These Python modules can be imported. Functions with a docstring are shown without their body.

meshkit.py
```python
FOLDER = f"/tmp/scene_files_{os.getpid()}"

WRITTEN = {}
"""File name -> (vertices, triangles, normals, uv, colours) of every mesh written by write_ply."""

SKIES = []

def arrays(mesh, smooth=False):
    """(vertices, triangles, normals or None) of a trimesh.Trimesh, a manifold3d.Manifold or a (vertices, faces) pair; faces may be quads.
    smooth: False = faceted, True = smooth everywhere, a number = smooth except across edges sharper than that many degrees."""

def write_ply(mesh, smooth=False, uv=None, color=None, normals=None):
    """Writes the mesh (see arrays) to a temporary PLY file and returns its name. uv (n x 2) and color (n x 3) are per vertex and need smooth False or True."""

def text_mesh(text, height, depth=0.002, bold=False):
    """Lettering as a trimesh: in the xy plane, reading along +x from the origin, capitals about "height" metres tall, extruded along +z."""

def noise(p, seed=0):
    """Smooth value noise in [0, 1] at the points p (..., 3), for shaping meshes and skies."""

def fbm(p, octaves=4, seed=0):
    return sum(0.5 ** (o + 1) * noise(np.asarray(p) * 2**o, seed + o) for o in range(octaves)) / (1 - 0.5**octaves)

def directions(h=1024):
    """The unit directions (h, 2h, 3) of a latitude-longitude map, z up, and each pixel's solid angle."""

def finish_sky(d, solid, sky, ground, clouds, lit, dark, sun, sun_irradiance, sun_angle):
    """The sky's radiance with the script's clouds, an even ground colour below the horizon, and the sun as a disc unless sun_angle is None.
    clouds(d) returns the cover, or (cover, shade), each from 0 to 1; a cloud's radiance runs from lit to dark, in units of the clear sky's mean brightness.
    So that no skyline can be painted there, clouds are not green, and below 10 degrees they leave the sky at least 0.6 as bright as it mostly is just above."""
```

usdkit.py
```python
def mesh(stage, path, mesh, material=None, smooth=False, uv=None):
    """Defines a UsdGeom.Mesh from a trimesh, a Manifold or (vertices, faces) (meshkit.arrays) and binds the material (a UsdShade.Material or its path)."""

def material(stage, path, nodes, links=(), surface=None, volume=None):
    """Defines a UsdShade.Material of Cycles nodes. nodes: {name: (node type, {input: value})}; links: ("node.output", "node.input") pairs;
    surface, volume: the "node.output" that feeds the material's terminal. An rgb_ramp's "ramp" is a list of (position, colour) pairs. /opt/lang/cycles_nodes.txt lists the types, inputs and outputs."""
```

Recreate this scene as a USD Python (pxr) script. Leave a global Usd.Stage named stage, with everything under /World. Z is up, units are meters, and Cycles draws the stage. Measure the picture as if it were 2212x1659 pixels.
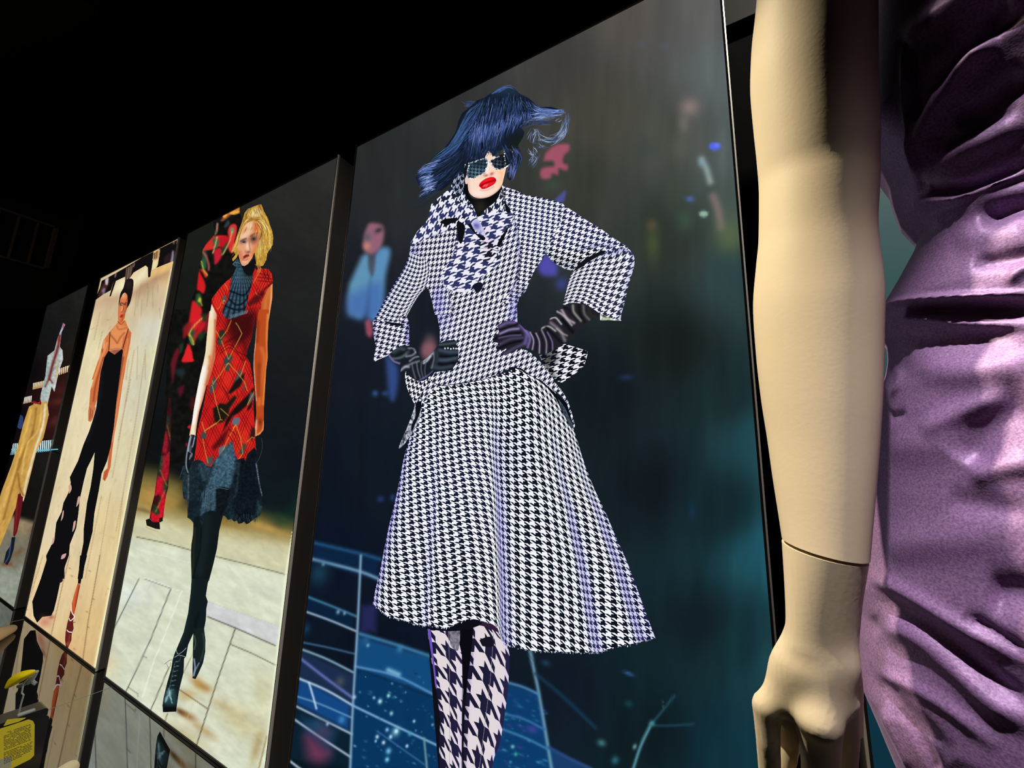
import math, random
import numpy as np, shapely, trimesh, usdkit, meshkit
import manifold3d as m3
from scipy.spatial import Delaunay
from shapely.geometry import Polygon
from shapely.ops import unary_union
from pxr import Usd, UsdGeom, UsdLux, Gf, Sdf, UsdShade, Vt

# ---------------------------------------------------------------- camera, light, exposure
stage = Usd.Stage.CreateInMemory()
UsdGeom.SetStageUpAxis(stage, 'Z'); UsdGeom.SetStageMetersPerUnit(stage, 1.0)
UsdGeom.Xform.Define(stage, '/World'); UsdGeom.Scope.Define(stage, '/World/Looks')
F = 872.4                                   # focal length in pixels of the 2212 x 1659 frame
PLINTH = 0.30                               # top of the black glossy plinth
CAM = np.array([0.0, -0.7859, PLINTH + 0.92])   # the wall of lightboxes is the plane y = 0
_up = np.array([130.0, -4769.5, F]); _up /= np.linalg.norm(_up)
_l = np.array([-1562.0, 117.5, F]); _l -= _up * (_l @ _up); _l /= np.linalg.norm(_l)
ROT = np.array([-_l, np.cross(_up, -_l), _up])   # camera axes (x right, y down, z forward) -> world
cam = UsdGeom.Camera.Define(stage, '/World/camera')
cam.CreateHorizontalApertureAttr(36.0); cam.CreateVerticalApertureAttr(27.0)
cam.CreateFocalLengthAttr(F / 2212 * 36); cam.CreateClippingRangeAttr(Gf.Vec2f(0.02, 200))
_m = np.eye(4); _m[0, :3], _m[1, :3], _m[2, :3], _m[3, :3] = ROT[:, 0], -ROT[:, 1], -ROT[:, 2], CAM
UsdGeom.Xformable(cam).AddTransformOp().Set(Gf.Matrix4d(*_m.ravel().tolist()))
cam.CreateExposureAttr(0.0)
def spot(name, pos, to, power, color, radius, cone, soft=0.2):
    l = UsdLux.SphereLight.Define(stage, '/World/' + name)
    l.CreateRadiusAttr(radius); l.CreateIntensityAttr(power); l.CreateColorAttr(Gf.Vec3f(*color))
    s = UsdLux.ShapingAPI.Apply(l.GetPrim()); s.CreateShapingConeAngleAttr(cone); s.CreateShapingConeSoftnessAttr(soft)
    d = np.array(to, float) - pos; d /= np.linalg.norm(d)
    x = np.cross(d, [0.1, 0.2, 1]); x /= np.linalg.norm(x); y = np.cross(-d, x)
    m = np.eye(4); m[0, :3], m[1, :3], m[2, :3], m[3, :3] = x, y, -d, pos
    UsdGeom.Xformable(l).AddTransformOp().Set(Gf.Matrix4d(*m.ravel().tolist()))
    l.GetPrim().SetCustomDataByKey('kind', 'structure')
SPOTS = [('spotlight_key', (-1.05, -0.76, 3.25), (0.03, -0.37, 1.28), 6200, (1.0, 0.86, 0.64), 0.04, 8.0, 0.7),
         ('spotlight_fill', (0.08, -1.2, 3.3), (0.29, -0.38, 0.99), 8800, (1.0, 0.89, 0.92), 0.03, 6.8, 0.5),
         ('spotlight_wall', (0.4, -2.7, 2.9), (-1.9, 0.0, 0.8), 1500, (1.0, 0.88, 0.78), 0.04, 24, 0.5),  # added lamp, unseen: brightens the side faces of the lightboxes
         ('spotlight_edge', (0.9, -0.16, 3.3), (-0.35, 0.0, 1.7), 9500, (1.0, 0.93, 0.8), 0.02, 20, 0.5),  # added lamp, unseen: grazing light for the aluminium edge strips
         ('spotlight_exhibit', (-1.2, -1.9, 3.2), (-2.1, -0.25, 0.45), 3000, (1.0, 0.9, 0.66), 0.03, 13, 0.4),  # added unseen lamp so the bottle, blade and foot forms are lit
         ('spotlight_far', (-3.4, -2.4, 3.0), (-5.6, -0.3, 3.05), 700, (1.0, 0.8, 0.6), 0.03, 14, 0.4)]  # unseen lamp added to lift the grille out of the dark
for s in SPOTS: spot(*s)

# ---------------------------------------------------------------- helpers
def ray(x, y):
    x, y = np.asarray(x, float), np.asarray(y, float)
    return np.stack([x - 1106, y - 829.5, np.full_like(x, F)], -1) @ ROT.T
def on_wall(p, y0=0.0):                      # where a pixel's ray meets the plane y = y0
    r = ray(p[..., 0], p[..., 1]); return CAM + r * ((y0 - CAM[1]) / r[..., 1])[..., None]
def on_plinth(x, y, z=PLINTH):
    r = ray(x, y); return CAM + r * ((z - CAM[2]) / r[2])
def at(x, y, d):                             # a point d metres in front of the camera
    return CAM + ray(x, y) / F * d
def project(P):
    q = (np.asarray(P, float) - CAM) @ ROT; return np.stack([1106 + F * q[..., 0] / q[..., 2], 829.5 + F * q[..., 1] / q[..., 2]], -1)
TAKEN = {}
def numbered(parent, name):
    k = (parent, name); n = TAKEN.get(k, 0); TAKEN[k] = n + 1
    return f'{parent}/{name}' + (f'_{n:03d}' if n else '')
def tag(p, label=None, cat=None, group=None, kind=None):
    p = p.GetPrim() if hasattr(p, 'GetPrim') else p
    for k, v in (('label', label), ('category', cat), ('group', group), ('kind', kind)):
        if v: p.SetCustomDataByKey(k, v)
    return p
def thing(name, label, cat, loc=(0, 0, 0), group=None):
    x = UsdGeom.Xform.Define(stage, numbered('/World', name)); x.AddTranslateOp().Set(Gf.Vec3d(*map(float, loc)))
    tag(x, label, cat, group); x.loc = np.array(loc, float)
    return x
def base_of(parent):
    p, o = parent.GetPrim(), np.zeros(3)
    while p and p.GetPath() != Sdf.Path('/World'):
        a = p.GetAttribute('xformOp:translate')
        if a: o = o + np.array(a.Get())
        p = p.GetParent()
    return o
def part(name, mesh, mat, parent=None, smooth=False, label=None, kind=None):   # mesh in world coordinates
    path = numbered(str(parent.GetPath()) if parent else '/World', name)
    v, f, n = meshkit.arrays(mesh, smooth)
    if parent: v = v - base_of(parent)
    m = usdkit.mesh(stage, path, (v, f), mat)
    if n is not None:
        m.CreateNormalsAttr(Vt.Vec3fArray.FromNumpy(n.astype(np.float32))); m.SetNormalsInterpolation('vertex')
    tag(m, label, kind=kind)
    return m
def box(x0, x1, y0, y1, z0, z1, bevel=0.0):
    b = trimesh.creation.box((x1 - x0, y1 - y0, z1 - z0)); b.apply_translation(((x0 + x1) / 2, (y0 + y1) / 2, (z0 + z1) / 2))
    if bevel:
        c = [(x, y, z) for x in (x0, x1) for y in (y0, y1) for z in (z0, z1)]; s = []
        for p in c:
            o = np.sign([(x0 + x1) / 2 - p[0], (y0 + y1) / 2 - p[1], (z0 + z1) / 2 - p[2]])
            for k in range(3):
                q = np.array(p, float) + o * bevel; q[k] = p[k]; s.append(q)
        b = trimesh.convex.convex_hull(np.array(s))
    return b
def tube(pts, r, n=10):
    pts = np.array(pts, float); r = np.broadcast_to(r, len(pts)); t = np.gradient(pts, axis=0); t /= np.linalg.norm(t, axis=1)[:, None]
    V = []; x = np.cross(t[0], [0.3, 0.5, 0.81])
    for i in range(len(pts)):
        x = x - t[i] * (x @ t[i]); x /= np.linalg.norm(x); y = np.cross(t[i], x); a = np.arange(n) / n * 2 * np.pi
        V.append(pts[i] + r[i] * (np.cos(a)[:, None] * x + np.sin(a)[:, None] * y))
    V = np.vstack(V + [pts[:1], pts[-1:]]); f = []
    for i in range(len(pts) - 1):
        for j in range(n):
            a, b = i * n + j, i * n + (j + 1) % n; f += [(a, b, b + n), (a, b + n, a + n)]
    e = len(pts) * n
    for j in range(n):
        f += [(e, (j + 1) % n, j), (e + 1, e - n + j, e - n + (j + 1) % n)]
    return V, np.array(f)
def merge(ms):
    V, Fs, k = [], [], 0
    for m in ms:
        v, f, _ = meshkit.arrays(m); V.append(v); Fs.append(f + k); k += len(v)
    return np.vstack(V), np.vstack(Fs)
def mat(name, **p):
    nodes, links = {'p': ('principled_bsdf', p)}, []
    return usdkit.material(stage, '/World/Looks/' + name, nodes, links, surface='p.BSDF')
def lin(c):
    c = np.clip(np.asarray(c, float) / 255, 0, 1); return np.where(c <= 0.04045, c / 12.92, ((c + 0.055) / 1.055) ** 2.4)

M = {}
M['black'] = mat('black_paint', base_color=(0.004, 0.004, 0.0045), roughness=0.9, specular_ior_level=0.05)
M['housing'] = mat('housing_grey', base_color=(0.11, 0.1, 0.095), roughness=0.6, specular_ior_level=0.3)
M['bezel'] = mat('bezel_black', base_color=(0.02, 0.018, 0.017), roughness=0.5)
M['alu'] = mat('edge_aluminium', base_color=(0.55, 0.53, 0.5), roughness=0.5, metallic=0.3)
M['rail'] = mat('rail_grey', base_color=(0.013, 0.012, 0.012), roughness=0.7)
M['grille'] = mat('grille_brown', base_color=(0.06, 0.04, 0.028), roughness=0.7)
M['mirror'] = usdkit.material(stage, '/World/Looks/black_gloss', {
    'g': ('glossy_bsdf', {'color': (0.19, 0.195, 0.21), 'roughness': 0.02}), 'd': ('diffuse_bsdf', {'color': (0.006, 0.006, 0.007)}),
    'f': ('fresnel', {'IOR': 1.5}), 'e': ('glossy_bsdf', {'color': (1, 1, 1), 'roughness': 0.02}),
    'a': ('add_closure', {}), 'm': ('mix_closure', {})},
    [('g.BSDF', 'a.closure1'), ('d.BSDF', 'a.closure2'), ('f.fac', 'm.fac'), ('a.closure', 'm.closure1'), ('e.BSDF', 'm.closure2')], surface='m.closure')
# backlit print: two colours a and b per vertex; where the cloth is patterned, a houndstooth weave computed from the cloth's own u, v picks one of them
def mth(t, **k): return ('math', dict(math_type=t, **k))
M['print'] = usdkit.material(stage, '/World/Looks/backlit_print', {
    'a': ('attribute', {'attribute': 'tone_a'}), 'b': ('attribute', {'attribute': 'tone_b'}), 'w': ('attribute', {'attribute': 'weave'}),
    's': ('separate_xyz', {}), 'fu': mth('floored_modulo', value2=1.0), 'fv': mth('floored_modulo', value2=1.0),
    'du': mth('less_than', value2=0.5), 'dv': mth('less_than', value2=0.5), 'sum': mth('add'), 'ft': mth('floored_modulo', value2=0.5),
    'tw': mth('less_than', value2=0.25), 'pick': ('mix_color', {}), 'sel': ('mix_float', {}), 'e': ('emission', {'strength': 1.0})},
    [('w.vector', 's.vector'), ('s.x', 'fu.value1'), ('s.y', 'fv.value1'), ('fu.value', 'du.value1'), ('fv.value', 'dv.value1'),
     ('s.x', 'sum.value1'), ('s.y', 'sum.value2'), ('sum.value', 'ft.value1'), ('ft.value', 'tw.value1'),
     ('tw.value', 'sel.fac'), ('dv.value', 'sel.a'), ('du.value', 'sel.b'), ('sel.result', 'pick.fac'), ('a.color', 'pick.a'), ('b.color', 'pick.b'),
     ('pick.result', 'e.color')], surface='e.emission')

# ---------------------------------------------------------------- drawing the backlit prints (all points in photo pixels, carried onto the print's own plane)
def K(ox, oy, s):                            # numbers measured in a crop at (ox, oy) enlarged s times
    return lambda t: np.array(t.split() if isinstance(t, str) else t, float).reshape(-1, 2) / s + (ox, oy)
def curve(pts, n=12):                        # Catmull-Rom through the points
    p = np.asarray(pts, float)
    if len(p) < 3: return p
    q = np.vstack([2 * p[0] - p[1], p, 2 * p[-1] - p[-2]]); out = []; t = np.linspace(0, 1, n, endpoint=False)[:, None]
    for i in range(1, len(q) - 2):
        a, b, c, d = q[i - 1:i + 3]
        out.append(0.5 * (2 * b + (c - a) * t + (2 * a - 5 * b + 4 * c - d) * t ** 2 + (3 * b - a - 3 * c + d) * t ** 3))
    return np.vstack(out + [p[-1:]])
def closed(pts, n=6):
    p = np.asarray(pts, float); q = curve(np.vstack([p[-2:], p, p[:2]]), n); return q[2 * n:-2 * n]
def resample(p, n):
    p = np.asarray(p, float); d = np.r_[0, np.cumsum(np.linalg.norm(np.diff(p, axis=0), axis=1))]
    t = np.linspace(0, d[-1], n); return np.stack([np.interp(t, d, p[:, k]) for k in range(2)], 1)
def seg_dist(P, pts):                        # distance to a polyline and the position along it
    best, pos = np.full(len(P), 1e9), np.zeros(len(P)); n = len(pts) - 1
    for i in range(n):
        a, d = pts[i], pts[i + 1] - pts[i]; t = np.clip(((P - a) @ d) / max(d @ d, 1e-9), 0, 1)
        q = np.linalg.norm(P - a - t[:, None] * d, axis=1); c = q < best; best[c], pos[c] = q[c], (i + t[c]) / n
    return best, pos
def near(P, pts, r):
    lo, hi = pts.min(0) - r, pts.max(0) + r; return np.nonzero(((P >= lo) & (P <= hi)).all(1))[0]
def mixin(C, i, col, w): C[i] += (np.asarray(col, float) - C[i]) * w[:, None]
def B(x, y, rx, ry, col, a=1.0, ang=0, p=1.0):            # soft spot
    c, s = math.cos(math.radians(ang)), math.sin(math.radians(ang))
    def op(P, C):
        i = near(P, np.array([[x, y]]), 2.2 * max(rx, ry)); d = P[i] - (x, y)
        mixin(C, i, col, a * np.exp(-((((d[:, 0] * c + d[:, 1] * s) / rx) ** 2 + ((d[:, 1] * c - d[:, 0] * s) / ry) ** 2) ** p)))
    return op
def L(pts, w, col, a=1.0, p=1.0, smooth=True):            # soft line; w may taper (w0, w1)
    pts = curve(pts, 5) if smooth and len(pts) > 2 else np.asarray(pts, float); w0, w1 = w if np.ndim(w) else (w, w)
    def op(P, C):
        i = near(P, pts, 2.5 * max(w0, w1))
        if len(i):
            d, t = seg_dist(P[i], pts); mixin(C, i, col, a * np.exp(-((d / (w0 + (w1 - w0) * t)) ** 2) ** p))
    return op
def G(pts, col, a=1.0, soft=2.0, round=True):             # soft-edged area
    pts = closed(pts) if round else np.asarray(pts, float); pg = Polygon(pts).buffer(0)
    def op(P, C):
        i = near(P, pts, soft)
        if len(i):
            q = shapely.points(P[i]); d = shapely.distance(q, pg.boundary) * np.where(shapely.contains(pg, q), 1, -1)
            t = np.clip(d / soft * 0.5 + 0.5, 0, 1); mixin(C, i, col, a * t * t * (3 - 2 * t))
    return op
def N(scale, amp, seed=0, ang=0, stretch=1.0, col=None, lo=0.5):   # grain: brightness, or patches of a colour
    c, s = math.cos(math.radians(ang)), math.sin(math.radians(ang))
    def op(P, C):
        x, y = (P[:, 0] * c + P[:, 1] * s) / scale / stretch, (P[:, 1] * c - P[:, 0] * s) / scale
        n = meshkit.fbm(np.stack([x, y, np.full_like(x, 3.7 * seed)], 1), 3, seed)
        if col is None: C *= (1 + amp * 2 * (n - 0.5))[:, None]
        else: C += (np.asarray(col, float) - C) * (amp * np.clip((n - lo) * 5, 0, 1))[:, None]
    return op
def I(anchors, power=3.0):                                # smooth field through colours at points
    a = np.array(anchors, float)
    def op(P, C):
        w = 1 / (((P[:, None] - a[None, :, :2]) ** 2).sum(2) + 400) ** (power / 2); C[:] = (w @ a[:, 2:]) / w.sum(1, keepdims=True)
    return op
def paint(col, *ops):
    def f(P):
        C = np.tile(np.asarray(col, float), (len(P), 1))
        for o in ops: o(P, C)
        return np.clip(C, 0, 255)
    return f
def affine(o, eu, ev, bend=0.0, wob=0.0, seed=0, wl=30.0):
    m = np.linalg.inv(np.array([eu, ev], float).T)
    def f(P):
        q = P - np.asarray(o, float)
        if wob: q = q + wob * np.stack([meshkit.noise(np.c_[P / wl, np.full(len(P), s + 0.5)], seed) - 0.5 for s in (0, 7)], 1) * 2
        uv = q @ m.T
        if bend: uv = uv + np.stack([np.zeros(len(P)), bend * uv[:, 0] ** 2], 1)
        return uv
    return f
class Print:
    def __init__(s, corners, y, flat=False):
        s.clip, s.y, s.flat, s.n, s.k = Polygon(corners), y, flat, 0, 0; s.V, s.A, s.B, s.U, s.F = [], [], [], [], []
    def add(s, P, f, a, b=None, uv=None):
        s.k += 1; y = s.y - 4e-5 * s.k; s.V.append(np.stack([P[:, 0] / 1000, np.full(len(P), y), P[:, 1] / 1000], 1) if s.flat else on_wall(P, y)); s.F.append(np.asarray(f) + s.n); s.n += len(P)
        a = np.broadcast_to(np.asarray(a, float), (len(P), 3)); s.A.append(lin(a)); s.B.append(lin(a if b is None else np.broadcast_to(np.asarray(b, float), (len(P), 3))))
        s.U.append(np.zeros((len(P), 3)) if uv is None else np.c_[uv, np.zeros(len(P))])
    def fill(s, pts, a, step=3.0, b=None, uv=None, round=True):
        g = pts if isinstance(pts, shapely.Geometry) else Polygon(closed(pts) if round else pts).buffer(0)
        for pg in getattr(g.intersection(s.clip), 'geoms', [g.intersection(s.clip)]):
            if pg.is_empty or pg.geom_type != 'Polygon' or pg.area < 2: continue
            edge = [np.array(r.segmentize(step * 0.8).coords)[:-1] for r in (pg.exterior, *pg.interiors)]
            x0, y0, x1, y1 = pg.bounds; gx, gy = np.meshgrid(np.arange(x0, x1, step), np.arange(y0, y1, step)); gx[1::2] += step / 2
            q = np.stack([gx.ravel(), gy.ravel()], 1); h = shapely.points(q)
            q = q[shapely.contains(pg, h) & (shapely.distance(h, pg.boundary) > step * 0.55)]
            P = np.vstack(edge + [q]); f = Delaunay(P).simplices
            f = f[shapely.contains(pg, shapely.points(P[f].mean(1)))]
            ev = lambda c: c(P) if callable(c) else c
            s.add(P, f, ev(a), ev(b) if b is not None else None, uv(P) if uv else None)
    def coons(s, top, bot, left, right, nu, nv, a, b=None, uv=None):
        t, bo, l, r = resample(curve(top), nu), resample(curve(bot), nu), resample(curve(left), nv), resample(curve(right), nv)
        u, v = np.meshgrid(np.linspace(0, 1, nu), np.linspace(0, 1, nv)); U, W = u[..., None], v[..., None]
        P = (1 - W) * t[None] + W * bo[None] + (1 - U) * l[:, None] + U * r[:, None] - ((1 - U) * (1 - W) * t[0] + U * (1 - W) * t[-1] + (1 - U) * W * bo[0] + U * W * bo[-1])
        i = np.arange(nu * nv).reshape(nv, nu); f = np.vstack([np.stack([i[:-1, :-1], i[:-1, 1:], i[1:, 1:]], -1).reshape(-1, 3), np.stack([i[:-1, :-1], i[1:, 1:], i[1:, :-1]], -1).reshape(-1, 3)])
        P, u, v = P.reshape(-1, 2), u.ravel(), v.ravel()
        ev = lambda c: c(P, u, v) if callable(c) else c
        s.add(P, f, ev(a), ev(b) if b is not None else None, uv(u, v) if uv else None)
    def stroke(s, pts, w, col, n=5):                      # opaque ribbon; w = (start, end) width, tapering
        p = curve(pts, n); t = np.gradient(p, axis=0); t /= np.maximum(np.linalg.norm(t, axis=1), 1e-9)[:, None]; k = len(p)
        h = (np.linspace(w[0], w[1], k) / 2)[:, None] * np.stack([-t[:, 1], t[:, 0]], 1); i = np.arange(k - 1)
        s.add(np.vstack([p - h, p + h]), np.vstack([np.stack([i, i + 1, i + 1 + k], 1), np.stack([i, i + 1 + k, i + k], 1)]), col)
    def hair(s, guides, count, pal, seed, w=(1.6, 0.5), span=(0.25, 0.7), jitter=2.0):
        rng = random.Random(seed); g = np.array([resample(curve(x), 14) for x in guides]); V, Fs, C, n = [], [], [], 0
        for _ in range(count):
            q = rng.random() * (len(g) - 1); i = min(int(q), len(g) - 2); line = g[i] + (g[i + 1] - g[i]) * (q - i)
            ln = rng.uniform(*span); a = rng.uniform(0, 1 - ln); k = np.arange(14) / 13; x = np.linspace(a, a + ln, 7)
            p = np.stack([np.interp(x, k, line[:, c]) for c in (0, 1)], 1) + np.array([rng.gauss(0, jitter), rng.gauss(0, jitter)]) + np.outer(np.linspace(-1, 1, 7), [rng.gauss(0, jitter * .6), rng.gauss(0, jitter * .6)])
            t = np.gradient(p, axis=0); t /= np.maximum(np.linalg.norm(t, axis=1), 1e-9)[:, None]
            ww = rng.uniform(0.6, 1.3) * np.interp(np.linspace(0, 1, 7), [0, .3, 1], [w[1], w[0], w[1] * .5]) / 2; h = ww[:, None] * np.stack([-t[:, 1], t[:, 0]], 1)
            ii = np.arange(6); V.append(np.vstack([p - h, p + h])); Fs.append(n + np.vstack([np.stack([ii, ii + 1, ii + 8], 1), np.stack([ii, ii + 8, ii + 7], 1)])); n += 14
            c = np.array(rng.choice(pal), float) * rng.uniform(0.8, 1.15); C.append(np.tile(np.clip(c, 0, 255), (14, 1)))
            if len(V) == 40 or _ == count - 1: s.add(np.vstack(V), np.vstack(Fs), np.vstack(C)); V, Fs, C, n = [], [], [], 0
    def build(s, parent):
        v = np.vstack(s.V) - base_of(parent); f = np.vstack(s.F)
        m = usdkit.mesh(stage, numbered(str(parent.GetPath()), 'print'), (v, f), M['print']); api = UsdGeom.PrimvarsAPI(m)
        for name, x in (('tone_a', s.A), ('tone_b', s.B), ('weave', s.U)):
            api.CreatePrimvar(name, Sdf.ValueTypeNames.Float3Array if name == 'weave' else Sdf.ValueTypeNames.Color3fArray, 'vertex').Set(Vt.Vec3fArray.FromNumpy(np.vstack(x).astype(np.float32)))
        return m

# ---------------------------------------------------------------- the room
S = 0.92 / 0.85
PX = [(0.110 * S, 1.150 * S), (-1.011 * S, 0.0245 * S), (-2.131 * S, -1.0925 * S), (-3.185 * S, -2.212 * S), (-4.187 * S, -3.368 * S)]
TOP = PLINTH + 1.8155 * S; BACK = 0.115
def wall(name, *a, m='black'): return tag(part(name, box(*a), M[m]), kind='structure')
wall('floor', -5.8, 4, -6, BACK + 0.25, -0.1, 0)
wall('ceiling', -5.8, 4, -6, BACK + 0.25, 3.4, 3.5)
wall('wall_back', -5.8, 4, BACK + 0.1, BACK + 0.25, 0, 3.4)
wall('wall_left', -5.8, -5.6, -6, BACK + 0.1, 0, 3.4)
wall('wall_right', 3.8, 4, -6, BACK + 0.1, 0, 3.4)
wall('wall_front', -5.6, 3.8, -6, -5.85, 0, 3.4)
trim = wall('trim_1', -5.6, 3.8, BACK + 0.085, BACK + 0.1, 2.31, 2.5, m='rail')
plinth = UsdGeom.Xform.Define(stage, '/World/plinth'); tag(plinth, kind='structure')
seams = [-5.59] + [-2.20 * 1 + (k - 1) * 1.2124 for k in range(-1, 5)] + [3.79]
for a, b in zip(seams[:-1], seams[1:]):
    part('slab', box(a + 0.0012, b - 0.0012, -0.62, BACK + 0.099, PLINTH - 0.03, PLINTH, 0.0012), M['mirror'], plinth)
part('plinth_base', box(-5.59, 3.79, -0.58, BACK + 0.09, 0, PLINTH - 0.032), M['black'], plinth)
gr = thing('wall_grille', 'dim brown barred grille high on the dark wall at the far left', 'grille', (-5.6, -0.4, 3.05))
gy0, gy1, gz0, gz1 = -0.95, 0.145, 2.83, 3.275
for a in ((gy0, gy1, gz0, gz0 + 0.02), (gy0, gy1, gz1 - 0.02, gz1), (gy0, gy0 + .03, gz0, gz1), (gy1 - 0.035, gy1, gz0, gz1)):
    part('frame', box(-5.6, -5.56, *a, 0.003), M['grille'], gr)
for k in range(8):
    y = gy1 - 0.14 - 0.115 * k; part('bar', box(-5.595, -5.575, y, y + 0.016, gz0 + .02, gz1 - .02), M['grille'], gr)

def lightbox(i, label, flat=False):   # flat: the print is drawn in millimetres of its own plane
    x0, x1 = PX[i]; t = thing('lightbox', label, 'lightbox', ((x0 + x1) / 2, BACK / 2, PLINTH + 0.002), 'backlit fashion photographs along the wall')
    e, w, z0 = 0.0028, 0.0065, PLINTH + 0.003
    body = box(x0 + 0.001, x1 - 0.001, 0.006, BACK, z0, TOP - 0.001, 0.002); part('housing', body, M['housing'], t)
    def strip(pts, nm, m):                                # a mitred frame strip with a 45 degree outer edge
        part(nm, trimesh.convex.convex_hull(np.array(pts)), M[m], t)
    for sx, xo in ((1, x0), (-1, x1)):
        xi = xo + sx * w
        strip([(x, y, z) for z in (z0, TOP) for x, y in ((xo, e), (xo, 0.008), (xo + sx * e, 0.0), (xo + sx * (e + .0012), 0.008))], 'edge_strip', 'alu')
        strip([(x, y, z) for z in (z0 + e, TOP - e) for x, y in ((xo + sx * (e + .0002), 0.0001), (xi, 0.0005), (xi, 0.008), (xo + sx * (e + .0013), 0.008))], 'bezel', 'bezel')
    for sz, zo in ((1, z0), (-1, TOP)):
        zi = zo + sz * w
        strip([(x, y, z) for x in (x0 + e, x1 - e) for z, y in ((zo, e), (zo, 0.008), (zo + sz * e, 0.0), (zo + sz * (e + .0012), 0.008))], 'edge_strip', 'alu')
        strip([(x, y, z) for x in (x0 + w, x1 - w) for z, y in ((zo + sz * (e + .0002), 0.0001), (zi, 0.0005), (zi, 0.008), (zo + sz * (e + .0013), 0.008))], 'bezel', 'bezel')
    q = np.array([(x0 + w * .9, .004, TOP - w * .9), (x1 - w * .9, .004, TOP - w * .9), (x1 - w * .9, .004, z0 + w * .9), (x0 + w * .9, .004, z0 + w * .9)])
    return t, Print(q[:, [0, 2]] * 1000 if flat else project(q), 0.004, flat)

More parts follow.
